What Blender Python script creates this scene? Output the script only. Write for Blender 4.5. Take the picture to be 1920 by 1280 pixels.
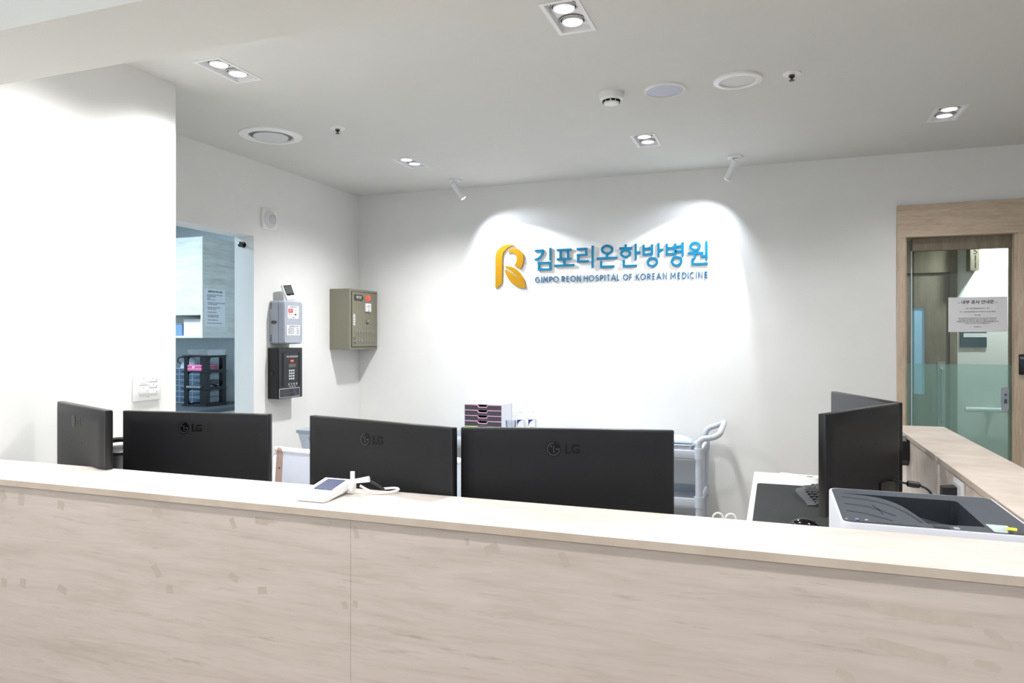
import bpy, bmesh, math, random
from mathutils import Matrix, Vector, Euler
random.seed(7)
for _o in list(bpy.data.objects):
    bpy.data.objects.remove(_o)
SC = bpy.context.scene
COL = SC.collection
PI = math.pi

# ------------------------------------------------------------------ camera
EYE = 1.43
cam_d = bpy.data.cameras.new('camera')
cam = bpy.data.objects.new('camera', cam_d)
COL.objects.link(cam)
SC.camera = cam
cam_d.sensor_width = 36.0
cam_d.lens = 36.0 * 1353.0 / 1920.0
cam_d.shift_y = -3.0 / 1920.0
cam_d.clip_start = 0.02
cam.location = (0, 0, EYE)
YAW = math.atan(495.0 / 1353.0)
cam.rotation_euler = (PI / 2, 0, YAW)
CS, CC = math.sin(YAW), math.cos(YAW)

# ------------------------------------------------------------------ world, exposure
w = bpy.data.worlds.new('world')
SC.world = w
w.use_nodes = True
w.node_tree.nodes['Background'].inputs[0].default_value = (0.80, 0.90, 1.0, 1)
w.node_tree.nodes['Background'].inputs[1].default_value = 0.9
SC.view_settings.view_transform = 'Standard'
SC.view_settings.look = 'None'
SC.view_settings.exposure = 0.05
SC.view_settings.gamma = 1.0
SC.view_settings.use_curve_mapping = False


def light(name, kind, loc, energy, color=(1, 1, 1), aim=None, size=0.05, spot=2.4, blend=1.0, sy=None, parent=None):
    d = bpy.data.lights.new(name, kind)
    d.energy = energy
    d.color = color
    if kind == 'AREA':
        d.size = size
        if sy:
            d.shape = 'RECTANGLE'
            d.size_y = sy
    else:
        d.shadow_soft_size = size
    if kind == 'SPOT':
        d.spot_size = spot
        d.spot_blend = blend
    o = bpy.data.objects.new(name, d)
    COL.objects.link(o)
    o.location = loc
    if aim is not None:
        o.rotation_euler = (Vector(aim) - Vector(loc)).to_track_quat('-Z', 'Y').to_euler()
    return o


DOWNLIGHT_W = 66.0
DOWN_SPOT, DOWN_BLEND = 2.5, 1.0
LAMPCOL = (0.99, 0.995, 1.0)
# hall lamps above the camera and a front row of downlights over the counter (they stand outside the frame or behind the beam), with one added fill point
for lx, we in ((-2.06, 68), (-0.65, 72), (0.77, 66), (2.1, 44)):
    light('hall_downlight', 'SPOT', (lx, 0.86, 2.49), we, LAMPCOL, aim=(lx, 0.86, 0), size=0.05, spot=2.1, blend=0.9)
light('front_row_downlight', 'SPOT', (-1.98, 1.74, 2.49), 56, LAMPCOL, aim=(-1.98, 1.74, 0), size=0.05, spot=2.5, blend=1.0)
for lx in (-1.5, 1.7):
    light('hall_light', 'AREA', (lx, -1.6, 2.48), 34, (0.90, 0.95, 1.0), aim=(lx, -1.6, 0), size=1.1, sy=0.12)
light('beam_fill_light', 'POINT', (-1.6, 0.10, 2.28), 13, (0.90, 0.95, 1.0), size=0.09)  # added fill with no lamp behind it, brightens the beam's front face
light('front_row_downlight', 'SPOT', (0.85, 2.33, 2.49), 55, LAMPCOL, aim=(0.85, 2.33, 0), size=0.05, spot=2.3, blend=1.0)
# treatment room: cool tube light ; corridor : cool downlight washing the wall
light('treatment_light', 'AREA', (-4.25, 3.25, 2.40), 48, (0.62, 0.83, 1.0), aim=(-4.25, 3.25, 0), size=1.0, sy=0.3)
light('corridor_light', 'SPOT', (1.66, 5.98, 2.40), 150, (0.93, 0.98, 1.0), aim=(1.64, 6.05, 0), size=0.04, spot=2.5, blend=0.6)
light('corridor_light', 'AREA', (0.6, 5.5, 2.38), 5, (0.95, 1.0, 0.97), aim=(0.6, 5.5, 0), size=0.8, sy=0.12)

# ------------------------------------------------------------------ materials
def s2l(c):
    return tuple(((v / 255.0) / 12.92 if v / 255.0 <= 0.04045 else ((v / 255.0 + 0.055) / 1.055) ** 2.4) for v in c)


MATS = {}


def mat(name, rgb, rough=0.5, metal=0.0, var=0.04, scale=30.0, bump=0.0, emit=0.0, spec=0.5, coat=0.0, stretch=(1, 1, 1)):
    """plain procedural surface: a faint noise in tone and roughness"""
    if name in MATS:
        return MATS[name]
    m = bpy.data.materials.new(name)
    m.use_nodes = True
    nt = m.node_tree
    b = nt.nodes['Principled BSDF']
    tc = nt.nodes.new('ShaderNodeTexCoord')
    mp = nt.nodes.new('ShaderNodeMapping')
    mp.inputs['Scale'].default_value = stretch
    nz = nt.nodes.new('ShaderNodeTexNoise')
    nz.inputs['Scale'].default_value = scale
    nz.inputs['Detail'].default_value = 4
    cr = nt.nodes.new('ShaderNodeValToRGB')
    l = s2l(rgb)
    cr.color_ramp.elements[0].position = 0.3
    cr.color_ramp.elements[1].position = 0.7
    cr.color_ramp.elements[0].color = tuple(max(0, v * (1 - var)) for v in l) + (1,)
    cr.color_ramp.elements[1].color = tuple(min(1, v * (1 + var)) for v in l) + (1,)
    nt.links.new(tc.outputs['Object'], mp.inputs['Vector'])
    nt.links.new(mp.outputs['Vector'], nz.inputs['Vector'])
    nt.links.new(nz.outputs['Fac'], cr.inputs['Fac'])
    nt.links.new(cr.outputs['Color'], b.inputs['Base Color'])
    b.inputs['Roughness'].default_value = rough
    b.inputs['Metallic'].default_value = metal
    b.inputs['Specular IOR Level'].default_value = spec
    b.inputs['Coat Weight'].default_value = coat
    if bump:
        bp = nt.nodes.new('ShaderNodeBump')
        bp.inputs['Strength'].default_value = bump
        bp.inputs['Distance'].default_value = 0.002
        nt.links.new(nz.outputs['Fac'], bp.inputs['Height'])
        nt.links.new(bp.outputs['Normal'], b.inputs['Normal'])
    if emit:
        b.inputs['Emission Color'].default_value = l + (1,)
        b.inputs['Emission Strength'].default_value = emit
    MATS[name] = m
    return m


def grain_mat(name, cols, scale, stretch, rough=0.45, detail=6, pos=(0.3, 0.5, 0.68), fine=0.25, spots=None):
    """streaked laminate or wood: stretched noise into a colour ramp plus a finer layer"""
    m = bpy.data.materials.new(name)
    m.use_nodes = True
    nt = m.node_tree
    b = nt.nodes['Principled BSDF']
    tc = nt.nodes.new('ShaderNodeTexCoord')
    mp = nt.nodes.new('ShaderNodeMapping')
    mp.inputs['Scale'].default_value = stretch
    nz = nt.nodes.new('ShaderNodeTexNoise')
    nz.inputs['Scale'].default_value = scale
    nz.inputs['Detail'].default_value = detail
    nz.inputs['Roughness'].default_value = 0.62
    nz.inputs['Distortion'].default_value = 0.6
    cr = nt.nodes.new('ShaderNodeValToRGB')
    el = cr.color_ramp.elements
    el[0].position, el[1].position = pos[0], pos[1]
    el[0].color = s2l(cols[0]) + (1,)
    el[1].color = s2l(cols[1]) + (1,)
    e = el.new(pos[2])
    e.color = s2l(cols[2]) + (1,)
    n2 = nt.nodes.new('ShaderNodeTexNoise')
    n2.inputs['Scale'].default_value = scale * 5
    n2.inputs['Detail'].default_value = 3
    mx = nt.nodes.new('ShaderNodeMix')
    mx.data_type = 'RGBA'
    mx.blend_type = 'MULTIPLY'
    mx.inputs['Factor'].default_value = fine
    r2 = nt.nodes.new('ShaderNodeValToRGB')
    r2.color_ramp.elements[0].position = 0.3
    r2.color_ramp.elements[0].color = (0.55, 0.52, 0.5, 1)
    r2.color_ramp.elements[1].position = 0.55
    r2.color_ramp.elements[1].color = (1, 1, 1, 1)
    L = nt.links.new
    L(tc.outputs['Object'], mp.inputs['Vector'])
    L(mp.outputs['Vector'], nz.inputs['Vector'])
    L(mp.outputs['Vector'], n2.inputs['Vector'])
    L(nz.outputs['Fac'], cr.inputs['Fac'])
    L(n2.outputs['Fac'], r2.inputs['Fac'])
    L(cr.outputs['Color'], mx.inputs['A'])
    L(r2.outputs['Color'], mx.inputs['B'])
    out = mx.outputs['Result']
    if spots:
        # sparse dark flecks of their own
        m3 = nt.nodes.new('ShaderNodeMapping')
        m3.inputs['Scale'].default_value = spots[1]
        n3 = nt.nodes.new('ShaderNodeTexNoise')
        n3.inputs['Scale'].default_value = spots[0]
        n3.inputs['Detail'].default_value = 5
        n3.inputs['Roughness'].default_value = 0.7
        r3 = nt.nodes.new('ShaderNodeValToRGB')
        r3.color_ramp.elements[0].position = spots[2]
        r3.color_ramp.elements[0].color = (0, 0, 0, 1)
        r3.color_ramp.elements[1].position = spots[2] + 0.14
        r3.color_ramp.elements[1].color = (1, 1, 1, 1)
        mf = nt.nodes.new('ShaderNodeMath')
        mf.operation = 'MULTIPLY'
        mf.inputs[1].default_value = spots[4]
        m4 = nt.nodes.new('ShaderNodeMix')
        m4.data_type = 'RGBA'
        L(tc.outputs['Object'], m3.inputs['Vector'])
        L(m3.outputs['Vector'], n3.inputs['Vector'])
        L(n3.outputs['Fac'], r3.inputs['Fac'])
        L(r3.outputs['Color'], mf.inputs[0])
        L(mf.outputs[0], m4.inputs['Factor'])
        L(out, m4.inputs['A'])
        m4.inputs['B'].default_value = s2l(spots[3]) + (1,)
        out = m4.outputs['Result']
    L(out, b.inputs['Base Color'])
    b.inputs['Roughness'].default_value = rough
    MATS[name] = m
    return m


def glass_mat(name, tint, gloss=1.0, film=None, filmcol=(200, 220, 215)):
    m = bpy.data.materials.new(name)
    m.use_nodes = True
    nt = m.node_tree
    for n in list(nt.nodes):
        if n.type != 'OUTPUT_MATERIAL':
            nt.nodes.remove(n)
    out = [n for n in nt.nodes if n.type == 'OUTPUT_MATERIAL'][0]
    tr = nt.nodes.new('ShaderNodeBsdfTransparent')
    tr.inputs[0].default_value = s2l(tint) + (1,)
    base = tr
    if film:
        df = nt.nodes.new('ShaderNodeBsdfDiffuse')
        df.inputs[0].default_value = s2l(filmcol) + (1,)
        tl = nt.nodes.new('ShaderNodeBsdfTranslucent')
        tl.inputs[0].default_value = s2l(filmcol) + (1,)
        m2 = nt.nodes.new('ShaderNodeMixShader')
        m2.inputs[0].default_value = 0.5
        nt.links.new(df.outputs[0], m2.inputs[1])
        nt.links.new(tl.outputs[0], m2.inputs[2])
        mm = nt.nodes.new('ShaderNodeMixShader')
        nz = nt.nodes.new('ShaderNodeTexNoise')
        nz.inputs['Scale'].default_value = 3
        mr = nt.nodes.new('ShaderNodeMapRange')
        mr.inputs['To Min'].default_value = film * 0.9
        mr.inputs['To Max'].default_value = film * 1.1
        nt.links.new(nz.outputs['Fac'], mr.inputs['Value'])
        nt.links.new(mr.outputs[0], mm.inputs[0])
        nt.links.new(tr.outputs[0], mm.inputs[1])
        nt.links.new(m2.outputs[0], mm.inputs[2])
        base = mm
    gl = nt.nodes.new('ShaderNodeBsdfGlossy')
    gl.inputs['Roughness'].default_value = 0.02
    fr = nt.nodes.new('ShaderNodeFresnel')
    fr.inputs[0].default_value = 1.45
    ml = nt.nodes.new('ShaderNodeMath')
    ml.operation = 'MULTIPLY'
    ml.inputs[1].default_value = gloss
    ms = nt.nodes.new('ShaderNodeMixShader')
    nt.links.new(fr.outputs[0], ml.inputs[0])
    nt.links.new(ml.outputs[0], ms.inputs[0])
    nt.links.new(base.outputs[0], ms.inputs[1])
    nt.links.new(gl.outputs[0], ms.inputs[2])
    nt.links.new(ms.outputs[0], out.inputs[0])
    MATS[name] = m
    return m


WALL = mat('wall_paint', (233, 233, 231), 0.85, var=0.012, scale=6, bump=0.05)
CEIL = mat('ceiling_paint', (211, 211, 208), 0.9, var=0.012, scale=5, bump=0.05)
FLOOR = grain_mat('floor_vinyl', [(150, 140, 128), (176, 166, 152), (190, 180, 168)], 3, (1, 6, 1), 0.4)
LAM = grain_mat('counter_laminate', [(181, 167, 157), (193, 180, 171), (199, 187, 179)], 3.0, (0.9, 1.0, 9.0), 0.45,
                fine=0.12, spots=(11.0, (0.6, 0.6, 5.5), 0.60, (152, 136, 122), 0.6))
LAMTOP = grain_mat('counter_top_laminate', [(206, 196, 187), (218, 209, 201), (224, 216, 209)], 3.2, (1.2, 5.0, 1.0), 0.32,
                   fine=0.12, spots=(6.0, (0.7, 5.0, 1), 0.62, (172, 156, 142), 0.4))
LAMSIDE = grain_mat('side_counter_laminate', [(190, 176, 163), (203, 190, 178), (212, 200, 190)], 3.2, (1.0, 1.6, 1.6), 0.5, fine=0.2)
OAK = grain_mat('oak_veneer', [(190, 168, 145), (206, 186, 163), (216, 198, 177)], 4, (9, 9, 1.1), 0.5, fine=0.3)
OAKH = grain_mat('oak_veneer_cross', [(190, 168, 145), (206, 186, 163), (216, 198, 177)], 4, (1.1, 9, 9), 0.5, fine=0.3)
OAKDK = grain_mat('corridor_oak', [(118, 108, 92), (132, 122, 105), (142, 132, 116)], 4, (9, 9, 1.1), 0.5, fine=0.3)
PALEWOOD = grain_mat('pale_cabinet_wood', [(196, 196, 186), (222, 222, 214), (232, 232, 226)], 1.6, (1.0, 1.0, 7.5), 0.5, detail=8,
                     pos=(0.28, 0.42, 0.62), fine=0.3, spots=(2.2, (0.6, 0.6, 7), 0.60, (120, 112, 100), 0.6))
WHITE = mat('white_plastic', (238, 238, 238), 0.35, var=0.01)
WMET = mat('white_lamp_metal', (232, 232, 235), 0.4, var=0.01)
OFFW = mat('offwhite_panel', (214, 214, 216), 0.6, var=0.015)
GREYGR = mat('speaker_grille', (196, 200, 216), 0.7, var=0.05, scale=900)
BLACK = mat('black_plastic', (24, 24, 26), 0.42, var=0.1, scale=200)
BLACKGL = mat('black_gloss', (8, 8, 10), 0.12, var=0.05)
MONB = mat('monitor_back', (34, 34, 36), 0.46, var=0.06, scale=500, bump=0.05, spec=0.2)
MONS = mat('monitor_side', (20, 20, 22), 0.3, var=0.05)
SCREEN = mat('monitor_screen', (30, 32, 38), 0.22, var=0.03)
DARKGAP = mat('dark_gap', (10, 10, 10), 0.8, var=0.05)
LOGOBLK = mat('logo_black', (6, 6, 7), 0.3, var=0.03, spec=0.25)
LOGOGREY = mat('logo_grey', (62, 62, 64), 0.4, var=0.05)
LENS = mat('lamp_lens', (255, 255, 255), 0.4, emit=3.0, var=0.0)
GOLD = mat('gold_letter', (186, 138, 22), 0.30, metal=0.5, var=0.03)
TEAL = mat('teal_letter', (8, 122, 165), 0.24, metal=0.35, var=0.03)
BLUEL = mat('blue_letter', (18, 100, 145), 0.35, metal=0.2, var=0.03)
GREYBOX = mat('grey_box_plastic', (166, 172, 184), 0.45, var=0.02)
OLIVE = mat('olive_enamel', (128, 125, 108), 0.45, var=0.02, scale=80)
OLIVED = mat('olive_dark_seam', (60, 58, 48), 0.6, var=0.02)
NAVYBLK = mat('navy_black_panel', (26, 29, 36), 0.4, var=0.05)
CHARC = mat('charcoal_side', (14, 14, 16), 0.45, var=0.06)
STEEL = mat('brushed_steel', (190, 190, 192), 0.28, metal=1.0, var=0.05, scale=60, stretch=(1, 1, 0.02))
DSTEEL = mat('dark_chrome', (90, 86, 84), 0.25, metal=1.0, var=0.05)
TROLLEY = mat('grey_trolley_plastic', (190, 197, 208), 0.5, var=0.02)
MESHW = mat('white_mesh_fabric', (190, 194, 208), 0.8, var=0.05, scale=400, bump=0.3)
CHAIRW = mat('white_chair_plastic', (226, 226, 230), 0.4, var=0.01)
PAPER = mat('paper', (236, 236, 240), 0.8, var=0.01)
INK = mat('ink', (22, 22, 26), 0.8, var=0.02)
INKG = mat('grey_ink', (96, 98, 104), 0.8, var=0.02)
INKW = mat('white_ink', (215, 218, 222), 0.7, var=0.02)
RED = mat('red_print', (196, 34, 40), 0.4, var=0.02)
REDLED = mat('red_led', (255, 60, 50), 0.3, emit=1.6, var=0.0)
PRNTOP = mat('printer_slate', (66, 72, 80), 0.55, var=0.05, scale=300)
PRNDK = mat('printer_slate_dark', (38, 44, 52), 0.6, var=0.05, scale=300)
PRNBODY = mat('printer_light_grey', (214, 215, 222), 0.4, var=0.01)
YELLOW = mat('yellow_note', (236, 232, 60), 0.7, var=0.02)
LCD = mat('lcd_grey', (120, 128, 124), 0.3, var=0.03)
LCDD = mat('lcd_dark', (84, 88, 88), 0.3, var=0.04)
PADSCR = mat('pad_screen', (84, 90, 116), 0.25, var=0.02)
DESKW = mat('desk_white', (232, 229, 222), 0.45, var=0.02)
MATBLK = mat('desk_mat_black', (26, 27, 29), 0.7, var=0.12, scale=40)
KEYS = mat('key_grey', (66, 68, 72), 0.5, var=0.05)
PINK = mat('pink_plastic', (222, 120, 160), 0.4, var=0.03)
PINKE = mat('pink_edge', (246, 176, 204), 0.5, var=0.02)
LIME = mat('lime_edge', (224, 232, 110), 0.5, var=0.02)
DRAWER = mat('drawer_charcoal', (66, 66, 76), 0.5, var=0.04)
NAVY = mat('navy_label', (26, 44, 120), 0.5, var=0.02)
BLUEP = mat('blue_packet', (176, 192, 218), 0.35, var=0.08, scale=20)
GLASSG = glass_mat('door_glass', (208, 214, 211), 1.0)
GLASSF = glass_mat('door_glass_film', (214, 226, 222), 0.8, film=0.34, filmcol=(150, 184, 178))
CLEARB = glass_mat('blue_clear_drawer', (120, 165, 200), 1.5, film=0.5, filmcol=(150, 188, 222))
AMBER = glass_mat('amber_ruler', (240, 222, 212), 1.2, film=0.3, filmcol=(222, 200, 186))
TAPE = mat('tape_residue', (178, 166, 153), 0.6, var=0.06, scale=60)
EDGE = grain_mat('counter_edge', [(176, 160, 144), (188, 173, 158), (196, 182, 168)], 3.2, (1.2, 1.0, 1.0), 0.5, fine=0.15)
STAIN = mat('faded_stain', (187, 174, 162), 0.6, var=0.06, scale=40)
SLATE = mat('slate_plaque', (64, 84, 92), 0.35, var=0.04)
TILEB = mat('treatment_wall', (206, 214, 218), 0.6, var=0.02)
DKTOP = mat('dark_worktop', (78, 82, 88), 0.4, var=0.08, scale=60)


# ------------------------------------------------------------------ mesh helpers
def nb():
    return bmesh.new()


def merge(bm, t, M=None):
    if M is not None:
        bmesh.ops.transform(t, matrix=M, verts=t.verts)
    me = bpy.data.meshes.new('t')
    t.to_mesh(me)
    t.free()
    bm.from_mesh(me)
    bpy.data.meshes.remove(me)
    return bm


def box(bm, x0, x1, y0, y1, z0, z1, bev=0.0, seg=2, M=None, vert=None):
    t = bmesh.new()
    vs = [t.verts.new((x, y, z)) for z in (z0, z1) for y in (y0, y1) for x in (x0, x1)]
    for f in ((0, 2, 3, 1), (4, 5, 7, 6), (0, 1, 5, 4), (1, 3, 7, 5), (3, 2, 6, 7), (2, 0, 4, 6)):
        t.faces.new([vs[i] for i in f])
    if bev:
        es = t.edges[:]
        if vert is not None:      # bevel only the edges along one axis
            es = [e for e in es if abs((e.verts[0].co - e.verts[1].co).normalized()[vert]) > 0.9]
        bmesh.ops.bevel(t, geom=es, offset=bev, segments=seg, profile=0.5, affect='EDGES')
    return merge(bm, t, M)


def frustum(bm, b, t_, z0, z1, M=None):
    """b,t_ = (x0,x1,y0,y1) at z0 and z1"""
    t = bmesh.new()
    vs = [t.verts.new((x, y, z)) for (q, z) in ((b, z0), (t_, z1)) for y in (q[2], q[3]) for x in (q[0], q[1])]
    for f in ((0, 2, 3, 1), (4, 5, 7, 6), (0, 1, 5, 4), (1, 3, 7, 5), (3, 2, 6, 7), (2, 0, 4, 6)):
        t.faces.new([vs[i] for i in f])
    return merge(bm, t, M)


def lathe(bm, prof, seg=32, M=None, cap=True):
    t = bmesh.new()
    rings = []
    for r, z in prof:
        rings.append([t.verts.new((r * math.cos(2 * PI * i / seg), r * math.sin(2 * PI * i / seg), z)) for i in range(seg)])
    for a, b in zip(rings, rings[1:]):
        for i in range(seg):
            j = (i + 1) % seg
            t.faces.new((a[i], a[j], b[j], b[i]))
    if cap:
        t.faces.new(list(reversed(rings[0])))
        t.faces.new(rings[-1])
    bmesh.ops.recalc_face_normals(t, faces=t.faces)
    return merge(bm, t, M)


def cyl(bm, p0, p1, r0, r1=None, seg=20):
    p0, p1 = Vector(p0), Vector(p1)
    r1 = r0 if r1 is None else r1
    d = p1 - p0
    M = Matrix.Translation(p0) @ d.to_track_quat('Z', 'Y').to_matrix().to_4x4()
    return lathe(bm, [(r0, 0), (r1, d.length)], seg, M)


def tube(bm, pts, r, seg=10, closed=False):
    pts = [Vector(p) for p in pts]
    t = bmesh.new()
    n = len(pts)
    rings = []
    up = Vector((0.13, 0.21, 0.97))
    for i in range(n):
        a = pts[(i - 1) % n] if (closed or i > 0) else pts[i]
        b = pts[(i + 1) % n] if (closed or i < n - 1) else pts[i]
        d = (b - a).normalized()
        u = d.cross(up)
        if u.length < 1e-3:
            u = d.cross(Vector((1, 0, 0)))
        u.normalize()
        v = d.cross(u).normalized()
        up = -u.cross(d) if False else up
        rings.append([t.verts.new(pts[i] + r * (math.cos(2 * PI * k / seg) * u + math.sin(2 * PI * k / seg) * v)) for k in range(seg)])
    rng = range(n) if closed else range(n - 1)
    for i in rng:
        a, b = rings[i], rings[(i + 1) % n]
        for k in range(seg):
            j = (k + 1) % seg
            t.faces.new((a[k], a[j], b[j], b[k]))
    if not closed:
        t.faces.new(rings[0])
        t.faces.new(rings[-1])
    bmesh.ops.recalc_face_normals(t, faces=t.faces)
    return merge(bm, t)


def spline(ctrl, n=8):
    """Catmull-Rom through control points"""
    P = [Vector(p) for p in ctrl]
    P = [P[0] * 2 - P[1]] + P + [P[-1] * 2 - P[-2]]
    out = []
    for i in range(1, len(P) - 2):
        for k in range(n):
            t = k / n
            a, b, c, d = P[i - 1], P[i], P[i + 1], P[i + 2]
            out.append(0.5 * ((2 * b) + (c - a) * t + (2 * a - 5 * b + 4 * c - d) * t * t + (3 * b - a - 3 * c + d) * t ** 3))
    out.append(P[-2])
    return out


def prism(bm, poly, z0, z1, M=None, bev=0.0):
    t = bmesh.new()
    n = len(poly)
    a = [t.verts.new((p[0], p[1], z0)) for p in poly]
    b = [t.verts.new((p[0], p[1], z1)) for p in poly]
    for i in range(n):
        j = (i + 1) % n
        t.faces.new((a[i], a[j], b[j], b[i]))
    fa = t.faces.new(list(reversed(a)))
    fb = t.faces.new(b)
    bmesh.ops.recalc_face_normals(t, faces=t.faces)
    bmesh.ops.triangulate(t, faces=[fa, fb], ngon_method='EAR_CLIP')
    return merge(bm, t, M)


def ribbon(bm, pts, wd, z0, z1, M=None):
    """a stroke of width wd along 2D points; closed when it is a ring of more than 12 points"""
    closed = len(pts) > 12 and (Vector(pts[0]) - Vector(pts[-1])).length < 3.5 * (Vector(pts[0]) - Vector(pts[1])).length
    P = [Vector(p) for p in pts]
    n = len(P)
    L, R = [], []
    for i in range(n):
        d0 = (P[i] - P[i - 1]) if (i > 0 or closed) else (P[1] - P[0])
        d1 = (P[(i + 1) % n] - P[i]) if (i < n - 1 or closed) else (P[-1] - P[-2])
        d0.normalize()
        d1.normalize()
        n0, n1 = Vector((-d0.y, d0.x)), Vector((-d1.y, d1.x))
        m = n0 + n1
        m.normalize()
        k = 1.0 / max(0.4, m.dot(n1))
        L.append(P[i] + m * k * wd / 2)
        R.append(P[i] - m * k * wd / 2)
    t = bmesh.new()
    V = [[t.verts.new((q.x, q.y, z)) for q in S] for z in (z0, z1) for S in (L, R)]
    a, b, c, d = V
    for i in (range(n) if closed else range(n - 1)):
        j = (i + 1) % n
        t.faces.new((a[i], a[j], b[j], b[i]))
        t.faces.new((c[i], c[j], d[j], d[i]))
        t.faces.new((a[i], a[j], c[j], c[i]))
        t.faces.new((b[i], b[j], d[j], d[i]))
    if not closed:
        t.faces.new((a[0], b[0], d[0], c[0]))
        t.faces.new((a[-1], b[-1], d[-1], c[-1]))
    bmesh.ops.recalc_face_normals(t, faces=t.faces)
    return merge(bm, t, M)


def rrect(x0, x1, y0, y1, r, n=5):
    out = []
    for cx, cy, a0 in ((x1 - r, y1 - r, 0), (x0 + r, y1 - r, 90), (x0 + r, y0 + r, 180), (x1 - r, y0 + r, 270)):
        for k in range(n + 1):
            a = math.radians(a0 + 90 * k / n)
            out.append((cx + r * math.cos(a), cy + r * math.sin(a)))
    return out


def ell(cx, cy, rx, ry, a0=0, a1=360, n=28):
    full = abs(a1 - a0) >= 360
    k = n if full else n + 1
    return [(cx + rx * math.cos(math.radians(a0 + (a1 - a0) * i / n)), cy + ry * math.sin(math.radians(a0 + (a1 - a0) * i / n))) for i in range(k)]


def obj(name, bm, m, parent=None, smooth=None, label=None):
    me = bpy.data.meshes.new(name)
    bm.to_mesh(me)
    bm.free()
    me.materials.append(m)
    if smooth:
        for p in me.polygons:
            p.use_smooth = True
        try:
            me.set_sharp_from_angle(angle=math.radians(smooth))
        except Exception:
            pass
    o = bpy.data.objects.new(name, me)
    COL.objects.link(o)
    if parent is not None:
        o.parent = parent
    if label:
        o['label'] = label
    return o


def tag(o, label, cat, group=None):
    o['label'] = label
    o['category'] = cat
    if group:
        o['group'] = group
    return o


def thing(name, label, cat, loc=(0, 0, 0), rot=None, group=None):
    o = bpy.data.objects.new(name, None)
    o.empty_display_size = 0.05
    COL.objects.link(o)
    o.location = loc
    if rot is not None:
        o.rotation_euler = rot.to_euler() if isinstance(rot, Matrix) else rot
    return tag(o, label, cat, group)


def struct(name, bm, m, parent=None, label=None):
    o = obj(name, bm, m, parent)
    if parent is None:
        o['kind'] = 'structure'
    if label:
        o['label'] = label
    return o


MX = Matrix(((0, 0, 1), (1, 0, 0), (0, 1, 0)))     # local right, up, out  ->  on a wall that faces +X
MXN = Matrix(((0, 0, -1), (-1, 0, 0), (0, 1, 0)))  # on a wall that faces -X
MY = Matrix(((1, 0, 0), (0, 0, -1), (0, 1, 0)))    # on a wall that faces -Y
DG = [None]


def text(name, s, size, m, parent, loc=(0, 0, 0), rot=None, align='CENTER', depth=0.0004, sx=1.0, bold=0.0, spacing=1.0):
    cu = bpy.data.curves.new('t', 'FONT')
    cu.body = s
    cu.size = size
    cu.align_x = align
    cu.align_y = 'CENTER'
    cu.extrude = depth
    cu.offset = bold
    cu.space_character = spacing
    cu.resolution_u = 3
    to = bpy.data.objects.new('t', cu)
    COL.objects.link(to)
    dg = bpy.context.evaluated_depsgraph_get()
    me = bpy.data.meshes.new_from_object(to.evaluated_get(dg))
    bpy.data.objects.remove(to)
    bpy.data.curves.remove(cu)
    me.materials.clear()
    me.materials.append(m)
    me.name = name
    o = bpy.data.objects.new(name, me)
    COL.objects.link(o)
    if parent is not None:
        o.parent = parent
    o.location = loc
    if rot is not None:
        o.rotation_euler = rot.to_euler() if isinstance(rot, Matrix) else rot
    o.scale = (sx, 1, 1)
    return o


def dup(root, loc, label=None, group=None, rot=None):
    r = root.copy()
    COL.objects.link(r)
    r.location = loc
    if rot is not None:
        r.rotation_euler = rot
    if label:
        r['label'] = label
    if group:
        r['group'] = group
    for ch in list(root.children):
        c = ch.copy()
        COL.objects.link(c)
        c.parent = r
        for g in list(ch.children):
            d = g.copy()
            COL.objects.link(d)
            d.parent = c
    return r


def cw(x, t):
    """from (right of view, depth) to room XY"""
    return (x * CC - t * CS, x * CS + t * CC)
# ------------------------------------------------------------------ the setting
CZ = 2.508          # ceiling height
XL, XB, YB = -2.945, -2.389, 4.70   # left wall, nearer left wall, back wall
DL = [(-2.06, 2.325), (-0.652, 2.33), (-2.09, 3.915), (-0.66, 3.915), (0.765, 3.945)]   # recessed twin lamps


def ceiling_with_holes(x0, x1, y0, y1, z, th, holes):
    bm = nb()
    xs = sorted(set([x0, x1] + [h[0] for h in holes] + [h[1] for h in holes]))
    ys = sorted(set([y0, y1] + [h[2] for h in holes] + [h[3] for h in holes]))
    V = {}
    for k, zz in enumerate((z, z + th)):
        for i, x in enumerate(xs):
            for j, y in enumerate(ys):
                V[i, j, k] = bm.verts.new((x, y, zz))
    for i in range(len(xs) - 1):
        for j in range(len(ys) - 1):
            cx, cy = (xs[i] + xs[i + 1]) / 2, (ys[j] + ys[j + 1]) / 2
            if any(h[0] < cx < h[1] and h[2] < cy < h[3] for h in holes):
                continue
            for k in (0, 1):
                bm.faces.new([V[i, j, k], V[i + 1, j, k], V[i + 1, j + 1, k], V[i, j + 1, k]])
    return bm


struct('floor', box(nb(), -6, 4, -4, 6.6, -0.06, 0), FLOOR)
struct('ceiling', ceiling_with_holes(-3.0, 3.1, 1.50, 4.75, CZ, 0.12, [(x - .059, x + .059, y - .119, y + .119) for x, y in DL]), CEIL)
struct('ceiling_hall', box(nb(), -2.6, 3.1, -4, 1.30, CZ, CZ + 0.1), CEIL)
struct('trim_1', box(nb(), XB - 0.02, 3.1, 1.25, 1.517, 2.2, CZ + 0.05), CEIL, label='plain painted ceiling beam across the front counter')
bm = box(nb(), -3.2, XB, -4, 2.382, 0, CZ + 0.06)
struct('wall_left', bm, WALL)
bm = box(nb(), -3.088, XL, 2.382, 2.55, 0, CZ + 0.06)
box(bm, -3.088, XL, 2.55, 3.537, 2.055, CZ + 0.06)
box(bm, -3.088, XL, 3.537, YB + 0.12, 0, CZ + 0.06)
struct('wall_left_inner', bm, WALL)
bm = box(nb(), XL, 0.657, YB, YB + 0.12, 0, CZ + 0.06)
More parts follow.
